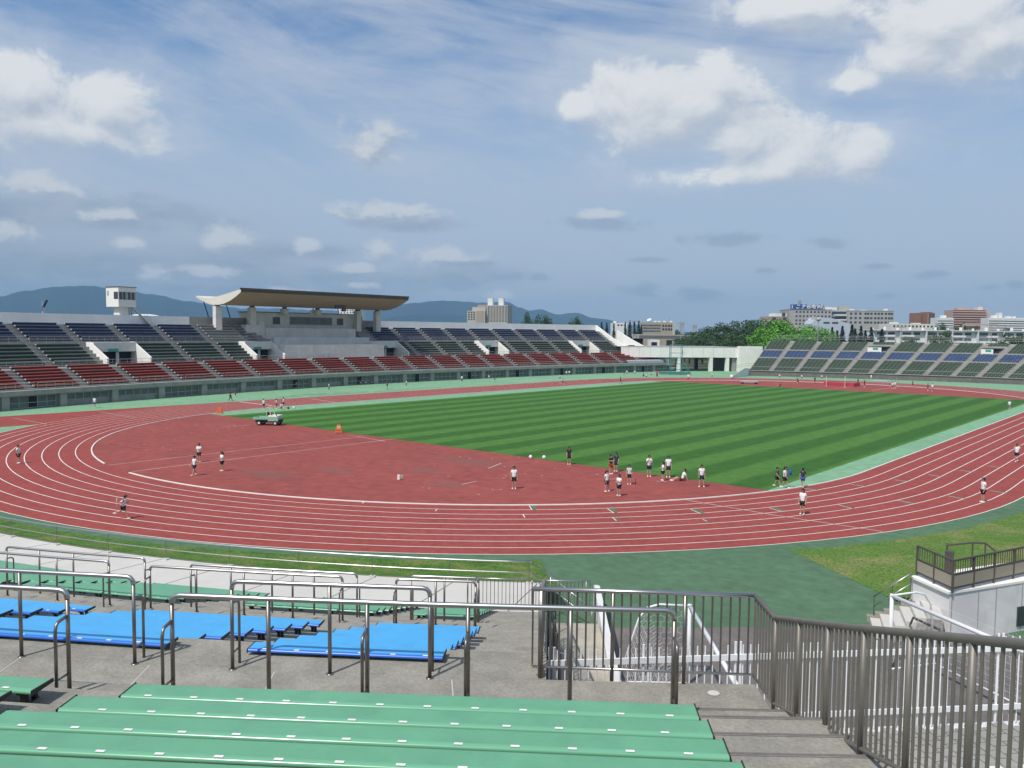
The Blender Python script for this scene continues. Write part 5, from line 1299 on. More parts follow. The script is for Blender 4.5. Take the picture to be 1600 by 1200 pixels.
for y in (-.5, .5): MB().tube([tq(-.0, y, .95), tq(.02, y, 1.95), tq(.30, y, 1.95), tq(.5, y, 1.05)], .035, 6).build('cab_frame', 'cream', tk)
for x in (.03, .3): MB().tube([tq(x, -.5, 1.95), tq(x, .5, 1.95)], .035, 6).build('cab_frame', 'cream', tk)
tbx('seat', (.0, .2, 1.0), (.45, .45, .12), 'rubber'); tbx('seat_back', (-.16, .2, 1.2), (.1, .45, .4), 'rubber')
q = tq(.45, -.3, 1.2); MB().tube([tq(.55, -.28, 1.05), q], .02, 6).build('steering_column', 'rubber', tk); tbx('steering_wheel', (.42, -.28, 1.22), (.04, .34, .34), 'rubber')
for y in (-.45, .45): tbx('headlight', (1.30, y, .86), (.06, .2, .14), 'sign_white')
q = tq(.30, .35, 2.0); MB().tube([q, q+V(0, 0, .22)], .07, 8).build('beacon', 'orange', tk); tbx('mirror', (1.2, -.72, 1.2), (.05, .12, .16), 'rubber'); MB().tube([tq(1.15, -.6, 1.0), tq(1.2, -.72, 1.2)], .015, 5).build('mirror_arm', 'rubber', tk)
def aframe(x, y, label, num):
    p = at(x, y, .022); t_ = thing('warning_stand', label, 'stand sign', p, 'orange warning stands'); h = .85; w = .34
    for s in (-1, 1):
        f = -HEAD*s*.22; m_ = MB()
        for sx in (-1, 1): m_.tube([p+f+SIDE*w*sx*1.0, p+V(0, 0, h)+SIDE*w*sx*.45], .035, 6)
        for zz in (.18, .42): m_.beam(p+f*(1-zz/h)+SIDE*w*(1-.55*zz/h)+V(0, 0, zz), p+f*(1-zz/h)-SIDE*w*(1-.55*zz/h)+V(0, 0, zz), .04, .12)
        m_.beam(p+SIDE*w*.42+f*.15+V(0, 0, h-.02), p-SIDE*w*.42+f*.15+V(0, 0, h-.02), .05, .08); m_.build('leg_frame', 'orange', t_)
    if num:
        b = p-HEAD*.07+V(0, 0, .58); MB().beam(b-SIDE*.14-V(0, 0, .0), b+SIDE*.14, .03, .3).build('number_board', 'sign_white', t_)
        text('55', 'numeral', .2, 'orange', t_, b-HEAD*.03, SIDE, (0, 0, 1))
    else:
        MB().beam(p-HEAD*.1-SIDE*.13+V(0, 0, .5), p-HEAD*.1+SIDE*.13+V(0, 0, .5), .03, .5).build('board', 'orange', t_)
aframe(529.5, 677, 'orange A-frame stand with white number board at the grass corner line', True); aframe(343.5, 647, 'plain orange A-frame stand on the bend by the grass tip', False)
p = at(623, 750, .02); t_ = thing('marker_board', 'small white and green marker board standing on the clay', 'marker', p)
MB().box((p.x, p.y, p.z+.2), (.16, .16, .34), .6).build('board', 'sign_white', t_); MB().box((p.x+.14, p.y+.12, p.z+.24), (.2, .16, .2), .9).build('top_box', 'truck_green', t_); MB().tube([p, p+V(0, 0, .05)], .14, 8).build('foot', 'orange', t_)
a = at(251, 621, .02); b = far(238.5, 585, (a-CAM).dot(FW)+1.5); tag(MB().tube([a, a.lerp(b, .5)+V(0, 0, -.1), b], [.045, .045, .03], 7).build('vaulting_pole', 'wood_pole', org=a), 'long tan pole held upright leaning in front of the red benches', 'pole')
for i, (x, y) in enumerate(((450.5, 639), (459, 638), (829, 716), (850, 716.5))):
    p = at(x, y, .02); t_ = MB(); t_.ell((p.x, p.y, p.z+.12), (.15, .15, .16), 8, 5); tag(t_.build('cone_marker', 'rubber' if i == 0 else 'sign_white', org=p), ['black marker on the ground beside the crouching person', 'white marker near the grass edge right of the truck', 'white marker on the grass edge before the lone black-clad person', 'second white marker right beside another on the grass edge'][i], 'marker')
# high-jump mats, uprights, cart, table
def rel(x, y): p = at(x, y, .022); return p
mt = thing('high_jump_mat', 'long red crash mats beside the far bend', 'mat', rel(1310, 603))
a, b = rel(1287, 602), rel(1334, 604.5)
dd = (b-a).normalized(); pn = V(-dd.y, dd.x, 0)
for t0, t1, h in ((0, .16, .75), (.17, .74, .7), (.76, 1, .75)):
    u, v = a.lerp(b, t0), a.lerp(b, t1); q = [u, v, v+pn*3.2, u+pn*3.2]; MB().prism([(k.x, k.y) for k in q], .02, h).build('cushion', 'mat_red', mt)
for x, y in ((1291, 603.5), (1320, 605)):
    p = rel(x, y); t_ = thing('jump_upright', 'thin pale high-jump upright %s' % ('before the left end of the red mats' if x < 1300 else 'before the middle of the red mats'), 'upright', p, 'high-jump uprights'); MB().tube([p, p+V(0, 0, 2.2)], .035, 6).build('post', 'sign_white', t_); MB().box((p.x, p.y, .06), (.5, .35, .08)).build('foot', 'frame_grey', t_)
p = rel(1170.5, 599.5); t_ = thing('equipment_cart', 'low grey and black flat equipment cart on the far clay', 'cart', p); MB().box((p.x, p.y, .42), (3.6, 1.3, .16), ta_).build('deck', 'frame_grey', t_); MB().box((p.x, p.y, .55), (3.2, 1.0, .12), ta_).build('load', 'b_grey', t_)
for s in (-1.4, 1.4): q = p+V(math.cos(ta_)*s, math.sin(ta_)*s, .2); MB().tube([q-HEAD*.5, q+HEAD*.5], .2, 10).build('wheel', 'rubber', t_)
p = rel(1395, 597); t_ = thing('shelter_table', 'small pale canopy frame at the edge of the far bend', 'canopy', p)
for sx in (-1, 1): q = p+SIDE*sx*.9; MB().tube([q, q+V(0, 0, 1.7)], .05, 6).build('leg', 'frame_grey', t_)
MB().beam(p-SIDE*1.3+V(0, 0, 1.75), p+SIDE*1.3+V(0, 0, 1.75), .9, .12).build('top', 'b_grey', t_)
p0_, p1_ = rel(1366, 595), rel(1394, 597); tag(MB().beam(p0_+V(0, 0, .12), p1_+V(0, 0, .12), 1.0, .2).build('pit_cover', 'b_bluegrey', org=p0_), 'long flat pale blue pit cover lying by the far bend', 'cover')
p = rel(1143, 591.5); t_ = MB(); t_.ell((p.x, p.y, .5), (.38, .38, .45), 10, 6, z0=-.8); tag(t_.build('figure_heap', 'sign_white', org=p), 'white heap standing for a figure in front of the ramp wall', 'bag')  # rounded heap in place of a small figure in white
# blue steel lookout frame
p = at(1053, 585.5, .0); fr = thing('steel_lookout', 'tall teal steel scaffold tower before the gate building', 'scaffold', p)
px = SIDE; py = HEAD
def sp3(u, v, z): return p+px*u+py*v+V(0, 0, z)
for u in (-.9, 2.0):
    for v in (0, 1.6): MB().tube([sp3(u, v, 0), sp3(u, v, 7.6)], .07, 6).build('post', 'teal_steel', fr)
for z in (1.3, 2.7, 4.1, 5.5, 7.0, 7.6):
    MB().tube([sp3(-.9, 0, z), sp3(2, 0, z), sp3(2, 1.6, z), sp3(-.9, 1.6, z), sp3(-.9, 0, z)], .045, 5).build('brace', 'teal_steel', fr)
for z in (0, 1.3, 2.7): MB().tube([sp3(-.9, 0, z), sp3(2, 0, z+1.3)], .04, 5).build('brace', 'teal_steel', fr)
MB().tube([sp3(2.0, 0, 3.9), sp3(4.4, -.2, .1)], .09, 6).build('stay', 'teal_steel', fr); MB().tube([sp3(2.0, 1.6, 3.9), sp3(4.4, 1.4, .1)], .09, 6).build('stay', 'teal_steel', fr)
MB().box(sp3(.6, .8, 4.1), (2.9, 1.7, .08), ta_).build('platform', 'teal_steel', fr)
b_ = MB()
for k in range(4): b_.beam(sp3(-3.6, -.6+.6*k, .45), sp3(3.8, -.6+.6*k, .45), .14, .5)
b_.build('base_frame', 'teal_steel', fr)

# ------------------------------------------------------------------ trees
def broad(seed, n=1500, R=1.0, leaf='leaf_mid', lean=.95):
    rnd = random.Random(seed); mb = MB(); cl = []
    for i in range(26):
        t = rnd.random()*2*PI; ph = rnd.uniform(-.55, 1); r = rnd.uniform(.45, .86)
        cl.append((Vector((math.cos(t)*math.sqrt(max(0, 1-ph*ph*.8))*r, math.sin(t)*math.sqrt(max(0, 1-ph*ph*.8))*r, ph*.78)), rnd.uniform(.24, .40)))
    for i in range(n):
        c, s = cl[rnd.randrange(len(cl))]; d = Vector((rnd.gauss(0, 1), rnd.gauss(0, 1), rnd.gauss(0, 1))).normalized(); p = c+d*s*rnd.uniform(.72, 1.06)
        nn = (d+Vector((rnd.gauss(0, .5), rnd.gauss(0, .5), rnd.gauss(0, .5)+.25))).normalized(); x = nn.orthogonal().normalized(); y = nn.cross(x); a = rnd.uniform(0, PI); u = x*math.cos(a)+y*math.sin(a); w = nn.cross(u); h = rnd.uniform(.045, .085)
        mb.poly([p-u*h, p-w*h*.7, p+u*h, p+w*h*.7])
    return mb.mesh('crown', [leaf]), cl
def spruce(seed, leaf='leaf_spruce'):
    rnd = random.Random(seed); mb = MB()
    for lv in range(22):
        t = lv/21; r = (1-t)**.85*.34*rnd.uniform(.8, 1.12)+.015; z = t*.93+.04
        for k in range(int(20-12*t)):
            a = rnd.random()*2*PI; e = r*rnd.uniform(.6, 1.1)
            for m in range(3):
                q = (m+.6)/3.2; c = Vector((math.cos(a)*e*q, math.sin(a)*e*q, z-.10*q*e/.3+rnd.uniform(-.012, .012))); s = rnd.uniform(.045, .075)*(1.1-.4*t); tx = Vector((-math.sin(a), math.cos(a), rnd.uniform(-.3, .3))); rx = Vector((math.cos(a), math.sin(a), -.5+rnd.uniform(-.3, .3)))
                mb.poly([c-tx*s*.8, c-rx*s, c+tx*s*.8, c+rx*s])
    return mb.mesh('crown', [leaf])
CROWNS = {k: [broad(10*i+j, 1700 if k == 'leaf_bright' else 1300, 1, k) for i in range(3)] for j, k in enumerate(('leaf_dark', 'leaf_mid', 'leaf_bright'))}
SPR = [spruce(90+i) for i in range(3)]
def hor(px): return 600-FPX*math.tan(PITCH)+(px-800)*math.sin(ROLL)
def bgp(px, D): 
    d = ray(px, hor(px)); p = CAM+d*(D/d.dot(FW)); p.z = 0; return p
def zt_(px, y, D): return CAM.z+(hor(px)-y)/FPX*D
TN = 0
def tree(px, ytop, D, wpx, kind, label, group, hfrac=.62):
    global TN; TN += 1
    b = bgp(px, D); H = zt_(px, ytop, D); w = wpx/FPX*D/2; t_ = thing('tree', label, 'tree', b, group); rnd = random.Random(TN)
    if kind == 'spruce':
        MB().tube([b, b+V(0, 0, H*.96)], [H*.016+.05, .02], 6).build('trunk', 'bark', t_)
        o = inst('crown', SPR[TN % 3], t_, b+V(0, 0, 0), rnd.random()*6); o.scale = (w*2/.68, w*2/.68, H)
        return
    me, cl = CROWNS[kind][TN % 3]; ch = H*hfrac/2; cz = H-ch*.98
    m_ = MB(); m_.tube([b, b+V(.1, .05, cz-ch*.6), b+V(.15, .1, cz)], [w*.07+.12, w*.05+.08, .05], 7)
    for c, s in cl[:7]: m_.tube([b+V(.1, .05, cz-ch*.6), b+V(c.x*w*.5, c.y*w*.5, cz+c.z*ch*.3), b+V(c.x*w, c.y*w, cz+c.z*ch)], [w*.035+.05, w*.02+.03, .02], 5)
    m_.build('trunk', 'bark', t_)
    o = inst('crown', me, t_, b+V(0, 0, cz), rnd.random()*6); o.scale = (w*1.05, w*1.05, ch*1.05)
T_ = []
for x, y, D, w in ((1209, 501, 250, 58), (1243, 507, 255, 56), (1272, 510, 262, 46), (1190, 514, 245, 42), (1222, 519, 240, 50), (1258, 520, 244, 44), (1205, 527, 238, 44), (1292, 517, 268, 34)): T_.append((x, y, D, w, 'leaf_bright', 'bright lime green tree', 'bright green trees behind the gate'))
for x, y, D, w in ((1129, 507, 330, 46), (1160, 501, 345, 56), (1188, 499, 350, 54), (1218, 500, 360, 50), (1104, 512, 335, 42), (1145, 511, 320, 44), (1174, 511, 315, 44), (1085, 519, 325, 36), (1118, 521, 290, 44), (1152, 522, 285, 46), (1098, 528, 285, 40), (1134, 530, 275, 44), (1070, 529, 300, 34), (1168, 530, 272, 40), (1078, 536, 280, 34)): T_.append((x, y, D, w, 'leaf_dark' if (x*7) % 3 else 'leaf_mid', 'dark green broadleaf tree', 'dark trees behind the gate'))
for x, y, D, w in ((1136, 505, 380, 10), (1146.5, 504, 382, 12), (1152, 504, 384, 10), (940, 503, 330, 20), (948, 504, 332, 20), (959, 505, 334, 18), (977, 503, 330, 18), (984, 500, 330, 21), (991, 501, 333, 20), (998, 501, 330, 21), (1002, 507, 331, 16), (932, 508, 335, 16)): T_.append((x, y, D, w, 'spruce', 'pointed dark spruce', 'spruces on the skyline'))
for x, y, D, w in ((1300, 511, 300, 30), (1316, 509, 305, 32), (1331, 507, 300, 34), (1345, 509, 304, 30), (1336, 513, 290, 32), (1361, 511, 300, 36), (1378, 514, 296, 34), (1289, 515, 300, 26), (1308, 516, 292, 30), (1352, 516, 288, 32)): T_.append((x, y, D, w, 'spruce', 'dark spruce below the hospital', 'spruces below the hospital'))
for x, y, D, w, k in ((823, 490, 350, 17, 'leaf_mid'), (843, 493, 352, 26, 'leaf_dark'), (855, 496, 354, 20, 'leaf_dark'), (897, 497, 400, 22, 'leaf_mid'), (906, 502, 402, 18, 'leaf_mid'), (1468, 507, 420, 22, 'leaf_dark'), (1500, 507, 420, 22, 'leaf_mid'), (1521, 510, 425, 16, 'leaf_mid'), (1573, 512, 420, 14, 'leaf_mid'), (1475, 518, 300, 28, 'leaf_mid'), (1578, 522, 270, 44, 'leaf_dark'), (1420, 526, 280, 22, 'leaf_mid'), (1456, 525, 285, 20, 'leaf_dark'), (1598, 524, 272, 30, 'leaf_dark')): T_.append((x, y, D, w, k, 'leafy tree', 'scattered leafy trees by the buildings'))
for x, y, D, w in ((1040, 548, 262, 40), (1064, 546, 268, 40), (1090, 549, 262, 36), (1112, 546, 270, 40), (1138, 549, 264, 40), (1160, 547, 268, 36)): T_.append((x, y, D, w, 'leaf_dark', 'low dark shrub', 'shrubby trees seen through the gate'))
for i, q in enumerate(T_):
    x = q[0]; by = 'over the left grandstand' if x < 915 else 'by the tan building' if x < 1010 else 'behind the gate' if x < 1180 else 'before the hospital' if x < 1300 else 'below the hospital' if x < 1390 else 'among the white flats'
    same = [k for k in T_ if k[5] == q[5] and ('over the left grandstand' if k[0] < 915 else 'by the tan building' if k[0] < 1010 else 'behind the gate' if k[0] < 1180 else 'before the hospital' if k[0] < 1300 else 'below the hospital' if k[0] < 1390 else 'among the white flats') == by]
    if q[5] == 'low dark shrub': by = 'seen through the gate openings'
    rk = sorted(same, key=lambda k: k[0]).index(q)+1
    tree(q[0], q[1], q[2], q[3], q[4], '%s %s, %s from the left of its kind there' % (q[5], by, ORD[rk]), q[6])
# far wood on the plain, one mass
wd = MB(); rnd = random.Random(5)
for i in range(5200):
    px = rnd.uniform(880, 1700); D = rnd.uniform(620, 900); b = bgp(px, D); h = rnd.uniform(2, 10.5)*(1.0+.25*math.sin(px*.05)+.15*math.sin(px*.21)); c = b+V(0, 0, h); s = rnd.uniform(.8, 1.7)
    nn = Vector((rnd.gauss(0, 1), rnd.gauss(0, 1), rnd.gauss(0, 1)+.4)).normalized(); u = nn.orthogonal().normalized(); w = nn.cross(u); wd.poly([c-u*s, c-w*s, c+u*s, c+w*s])
o = wd.build('far_wood', 'leaf_dark', org=bgp(1250, 750)); tag(o, 'low dark far wood along the plain behind the trees', 'wood', None, 'stuff')

# ------------------------------------------------------------------ buildings
class Bd:
    def __init__(s, label, px0, px1, ytop, D, depth, m, yaw=0, name='building', cat='building', part='wall', base=0):
        s.D = D; s.c = bgp((px0+px1)/2, D); s.w = (px1-px0)/FPX*D; s.x = (SIDE*math.cos(yaw)+HEAD*math.sin(yaw)); s.n = V(s.x.y, -s.x.x, 0)
        s.t = thing(name, label, cat, s.c); s.h = zt_((px0+px1)/2, ytop, D); s.px0 = (px0+px1)/2; s.ang = math.atan2(s.x.y, s.x.x); s.dep = depth
        s.box(part, 0, s.w, 0, -depth, base, s.h, m)
    def P(s, u, v, z): return s.c+s.x*u+s.n*v+V(0, 0, z)
    def u(s, px): return (px-s.px0)/FPX*s.D
    def z(s, y): return zt_(s.px0, y, s.D)
    def box(s, name, u, w, v0, v1, z0, z1, m, par=None):
        p = s.P(u, (v0+v1)/2, (z0+z1)/2); return MB().box(p, (w, abs(v1-v0), z1-z0), s.ang).build(name, m, par or s.t)
    def pbox(s, name, px0, px1, v0, v1, y0, y1, m, par=None): return s.box(name, (s.u(px0)+s.u(px1))/2, s.u(px1)-s.u(px0), v0, v1, s.z(y0), s.z(y1), m, par)
    def wins(s, pxs, ys, w, h, m='glass', name='window', v=.02):
        mb = MB(); mb.box((0, 0, 0), (w, .08, h), s.ang); me = mb.mesh(name, [m])
        for y in ys:
            for px in pxs: inst(name, me, s.t, s.P(s.u(px), v, s.z(y)))
# hospital
h = Bd('large grey hospital block with blue rooftop sign', 1233, 1298, 484, 520, 22, 'b_grey', yaw=-.05)
h.wins([1244+5.6*i for i in range(10)], (487.6, 494.2, 500.8, 506.2), 1.15, 1.15)
h.pbox('roof_edge', 1232.6, 1298.4, .2, -22, 484, 483.2, 'b_beige')
h2 = h.pbox('wall', 1296.5, 1322.5, -2, -20, 530, 484.5, 'b_bluegrey')
for y in (487, 495, 503): h.pbox('window_band', 1297.5, 1321.5, -1.9, -2.4, y+3.6, y-.6, 'glass')
for y in (491.5, 499.0): h.pbox('balcony', 1304, 1321.5, -.6, -2, y+1.4, y-.6, 'b_white')
h.pbox('wall', 1321.8, 1392, .6, -18, 530, 485, 'b_grey')
h.wins([1327, 1334, 1341, 1349, 1353, 1358, 1364, 1369, 1374, 1380, 1385, 1389], (489.5, 496.4, 503.2), 1.4, 1.3, v=.62)
for y in (484.9,): h.pbox('roof_edge', 1321.5, 1392.3, .8, -18, y+.3, y-.5, 'b_beige')
h.pbox('plant_room', 1291, 1308, -3, -12, 484, 479.5, 'b_white'); h.pbox('plant_room', 1311, 1327, -3, -14, 485, 478, 'b_beige'); h.pbox('plant_room', 1327, 1335, -3, -9, 485, 482.5, 'b_white'); h.pbox('plant_room', 1345, 1354, -3, -9, 485, 483.4, 'b_white'); h.pbox('plant_room', 1381, 1385, -2, -5, 485, 481.5, 'b_white')
mast = h.pbox('mast', 1248.8, 1253.6, -3, -5, 477, 470, 'frame_grey'); h.pbox('mast', 1250.5, 1251.3, -3, -4, 477, 468.5, 'frame_grey')
sg = thing('roof_sign', 'blue rooftop sign with white characters on the grey hospital', 'sign', h.P(h.u(1260), .4, h.z(483.2)))
sb = h.pbox('board', 1234, 1286.3, .5, .1, 482.9, 476, 'sign_blue', sg); text('大谷地病院', 'lettering', 2.95, 'sign_white', sg, h.P(h.u(1269.3), .56, h.z(479.4)), h.x, (0, 0, 1), .02)
lg_ = MB()
for t0, t1, r1, r2, ox in ((.3, 2.6, 1.0, .62, .0), (3.4, 5.8, 1.0, .62, .0)):
    for i in range(8):
        a0, a1 = t0+(t1-t0)*i/8, t0+(t1-t0)*(i+1)/8; w0 = .42*math.sin(PI*(i+.0)/8)+.05; w1 = .42*math.sin(PI*(i+1.0)/8)+.05; c = h.P(h.u(1245.5), .54, h.z(479.4))
        def q_(a, r): return c+h.x*(math.cos(a)*r*1.05+.25*math.sin(a)*r)+V(0, 0, math.sin(a)*r*.95)
        lg_.poly([q_(a0, 1.0-w0/2), q_(a0, 1.0+w0/2), q_(a1, 1.0+w1/2), q_(a1, 1.0-w1/2)])
lg_.build('emblem', 'sign_white', sg); h.pbox('board', 1236, 1237.2, .56, .5, 482, 477, 'sign_white', sg)
b = Bd('low brown and white annexe left of the hospital', 1203, 1233, 494.5, 500, 14, 'b_tan', yaw=.2); b.pbox('upper_storey', 1213, 1232, -2, -10, 495, 489.5, 'b_white'); b.wins((1208, 1226), (498,), 2.2, 1.6); b.wins((1227,), (491.5,), 2.2, 2.2, v=-1.96)
g_ = Bd('blue-grey hall with sloping roof before the hospital', 1268, 1327, 506, 430, 16, 'b_bluegrey', yaw=-.1)
m_ = MB(); p_ = [g_.P(g_.u(x), .0, g_.z(y)) for x, y in ((1268, 506), (1277, 495.5), (1300, 497.5), (1327, 506))]; q_ = [k-g_.n*16 for k in p_]; m_.poly(p_); m_.loft([p_, q_]); m_.poly(q_[::-1]); m_.build('roof', 'b_bluegrey', g_.t); g_.wins((1291, 1304), (504.5,), 3.1, .9)
# apartments over the grandstand
a = Bd('beige stepped tower block with two white roof tanks over the grandstand', 759, 793, 477, 560, 16, 'b_beige', yaw=-.2)
a.wins([763+4.6*i for i in range(7)], [480+3.6*i for i in range(7)], 1.15, .95); a.pbox('roof_tank', 759.5, 767.5, -3, -7, 477, 466, 'b_white'); a.pbox('roof_tank', 777, 785, -3, -7, 477, 466, 'b_white')
a.pbox('wall', 730, 758.6, 3, -12, 530, 486, 'b_beige'); a.pbox('upper_storey', 737, 758.6, 1, -12, 486, 480, 'b_beige'); a.pbox('upper_storey', 745, 758.7, 0, -12, 480, 476.4, 'b_tan'); a.wins([733+4.2*i for i in range(3)], [488.5+3.6*i for i in range(4)], 1.1, .95, v=3.04); a.pbox('stairwell', 745, 756, 3.3, 3, 530, 486, 'b_tan')
a2 = Bd('pale flat block half hidden behind the curved roof', 528, 561, 481, 520, 12, 'b_white', yaw=-.15); a2.wins([548+3.8*i for i in range(4)], [485+3.4*i for i in range(5)], .9, .8); a2.wins([533+5*i for i in range(3)], [485, 489], .9, .8)
# skyline at the right
b = Bd('small brown apartment block on the right skyline', 1436, 1460.5, 489, 640, 14, 'b_brown', yaw=.15); b.pbox('upper_storey', 1448, 1459, -2, -9, 489, 487.5, 'b_brown'); b.wins([1452.5, 1457.5], [491.5+3.2*i for i in range(5)], 2.0, .9); b.wins([1438.5], [491.5+3.2*i for i in range(5)], 1.4, 1.0, 'b_maroon'); b.wins([1449], [491.5+3.2*i for i in range(5)], 1.0, .8, 'b_pink')
b = Bd('wide pink apartment block with maroon balcony bands', 1488, 1543, 484.5, 600, 15, 'b_pink', yaw=-.12)
for i in range(7): b.pbox('balcony', 1488.5, 1537, 1.4, 0, 488.0+3.6*i, 486.2+3.6*i, 'b_pink'); b.pbox('balcony_cap', 1488.5, 1537, 1.5, 0, 486.2+3.6*i, 485.6+3.6*i, 'b_maroon'); b.pbox('recess', 1489, 1536.5, .1, 0, 485.6+3.6*i, 484.6+3.6*i, 'b_maroon')
b.pbox('roof_house', 1498, 1518, -3, -9, 485, 481, 'b_pink'); b.pbox('roof_house', 1528, 1535, -3, -9, 485, 479.5, 'b_pale')
for px0, px1, yt, lab, cols in ((1464, 1488, 496.5, 'white stepped flats left of the pink block', 3), (1544, 1566, 496.5, 'white flats right of the pink block', 3), (1566, 1612, 497, 'long white flats at the right edge skyline', 6)):
    b = Bd(lab, px0, px1, yt, 580, 12, 'b_white', yaw=-.1)
    for i in range(5): b.pbox('recess', px0+.8, px1-.8, .08, 0, yt+2.5+3.6*i, yt+1.2+3.6*i, 'b_grey'); b.pbox('balcony', px0+.3, px1-.3, 1.0, 0, yt+4.2+3.6*i, yt+2.7+3.6*i, 'b_white')
    b.pbox('roof_house', px0+9, px0+15, -2, -6, yt, yt-4 if px0 < 1560 else yt-3, 'b_white')
    if px0 > 1540: b.pbox('roof_house', px0+17, px0+22, -2, -7, yt, yt-(8 if px0 < 1560 else 3), 'b_white')
b = Bd('pale cream low-rise behind the white two-storey row', 1390, 1461, 506, 420, 12, 'b_pale', yaw=.05); b.wins([1396+6*i for i in range(11)], (510,), 1.0, 1.0); b.pbox('roof_house', 1395, 1404, -1, -5, 506, 503.5, 'b_white'); b.pbox('roof_house', 1430, 1440, -1, -5, 506, 504.5, 'b_pale'); b.pbox('porch', 1436, 1450, 1.5, 0, 516, 511.5, 'b_pale')
b = Bd('long white two-storey housing row with chimneys behind the right stand', 1366, 1640, 517, 330, 10, 'b_white', yaw=-.03)
x = 1368
i = 0
while x < 1630:
    for y in (520.5, 529.0): b.pbox('window', x+4, x+17, .06, 0, y+3.4, y-.4, 'glass_pale'); b.pbox('balcony', x+(0 if i % 2 else 14), x+(20 if i % 2 else 30), 1.4, 0, y+6.6, y+3.8, 'b_white'); b.pbox('window', x+21, x+31, .06, 0, y+3.4, y-.4, 'glass')
    b.pbox('pier', x+38, x+39.2, 1.6, 0, 540, 517, 'b_white'); b.pbox('chimney', x+20, x+22.2, -3, -4.2, 517, 511.5, 'b_white'); b.pbox('chimney', x+6, x+7.6, -6, -7.2, 517, 513, 'b_white'); x += 39.5; i += 1
b.pbox('eaves', 1365, 1641, 1.6, -10, 517.6, 516.4, 'b_white')
# tan building with dish, white hall, viaduct
b = Bd('tan office building with a white dish on its roof', 1002, 1053, 503.5, 420, 14, 'b_tan', yaw=-.12); 
for y in (508.5, 513, 517.5): b.pbox('window_band', 1003.5, 1032, .08, 0, y+1.2, y-1.2, 'glass_pale')
b.wins([1036, 1040.5, 1045, 1049], (509, 514.5), 1.0, 1.1); b.pbox('stair_tower', 1050, 1054, .5, -8, 530, 503, 'b_beige')
ds = b.P(b.u(1015), -4, b.z(500.5)); dsm = MB()
ax = (V(-.45, .1, .55)+(-HEAD)*.6).normalized(); ux = ax.orthogonal().normalized(); uy = ax.cross(ux); rows = []
for k in range(5): rows.append([ds+(ux*math.cos(2*PI*i/16)+uy*math.sin(2*PI*i/16))*(1.25*k/4)+ax*(.42*(k/4)**2) for i in range(16)])
dsm.loft(rows, True); dsm.tube([ds, V(ds.x, ds.y, b.h)], .12, 6); tag(dsm.build('satellite_dish', 'sign_white', org=ds), 'big white satellite dish tilted on the tan building roof', 'dish')
for px in (1022, 1028, 1036, 1046): b.pbox('roof_unit', px, px+4, -2, -4, 503.5, 501.2, 'b_white')
b.pbox('mast', 1045.6, 1046.2, -2, -2.2, 503, 493, 'frame_grey')
b = Bd('white hall left of the tan building behind spruces', 958, 980, 504.5, 430, 12, 'b_white'); b.pbox('roof_house', 959, 963, -1, -4, 504.5, 502, 'b_white'); b.wins((966, 971, 976), (508,), 1.0, .8)
for px, yt, lab in ((1066, 503, 'faint grey distant tower block behind the far wood'), (1086, 507.5, 'faint low distant block right of a taller one')):
    b = Bd(lab, px-3, px+3, yt, 2300, 10, 'b_grey'); b.wins((px-1.6, px+1.4), (yt+2, yt+4.5), 2.2, 2.6)
vd = thing('viaduct', 'grey concrete road viaduct crossing behind the stand end', 'bridge', bgp(1040, 330))
va, vb = bgp(985, 330), bgp(1090, 360)
MB().beam(va+V(0, 0, zt_(1030, 526.5, 335)), vb+V(0, 0, zt_(1090, 527.5, 360)), 9, 1.3).build('deck', 'concrete_far', vd); MB().beam(va+V(0, 0, zt_(1030, 524, 335))-HEAD*4.4, vb+V(0, 0, zt_(1090, 525.5, 360))-HEAD*4.4, .2, .9).build('parapet', 'b_pale', vd)
for t in (.12, .34, .56, .8): q = va.lerp(vb, t); MB().box((q.x, q.y, 3.8), (1.3, 2.5, 7.6)).build('pier', 'concrete_far', vd)
b = Bd('white garage with a dark bay under the viaduct', 1017, 1031, 531, 300, 7, 'b_white'); b.pbox('bay', 1018, 1027, .05, 0, 540, 534.5, 'dark_room')
# lamps and masts
def lamp(px, y, D, label, heads=1, group='lamp posts behind the stands'):
    b = bgp(px, D); H = zt_(px, y, D); t_ = thing('lamp_post', label, 'lamp post', b, group); MB().tube([b, b+V(0, 0, H)], [.16, .09], 6).build('post', 'frame_grey', t_)
    if heads == 1: m_ = MB(); m_.ell((b.x, b.y, H), (.75, .75, .6), 10, 6); m_.box((b.x-1.3, b.y, H+.4), (1.4, .9, .9)); m_.build('lamp', 'b_grey', t_)
    else: m_ = MB(); m_.beam(b+V(0, 0, H)-SIDE*1.5, b+V(0, 0, H)+SIDE*1.5, .3, .35); m_.build('cross_arm', 'frame_grey', t_)
lamp(1278, 499, 245, 'lamp post with round head rising behind the right stand', 1)
lamp(1408, 511, 250, 'thin dark pole behind the right stand before the white row', 2); lamp(1549, 508, 250, 'dark pole with cross arm behind the right stand', 2); lamp(989, 502, 300, 'thin pale lamp post by the viaduct', 2); lamp(1064, 505, 310, 'thin lamp post over the viaduct', 2)
gn_ = thing('gantry', 'rust pink road gantry beam behind the white row', 'gantry', bgp(1530, 380)); ga, gb_ = bgp(1504, 380), bgp(1558, 380); zz = zt_(1530, 507.5, 380); MB().beam(ga+V(0, 0, zz), gb_+V(0, 0, zz), .5, .5).build('beam', 'b_pink', gn_)
for q in (ga, gb_): MB().tube([q, q+V(0, 0, zz)], .3, 6).build('post', 'b_pink', gn_)
p = bgp(96, 150); fl_ = thing('flag_pole', 'thin leaning mast with a dark pennant above the blue benches', 'mast', mp(-10, 19.8, 12.6)); a = mp(-10, 19.8, 12.6)
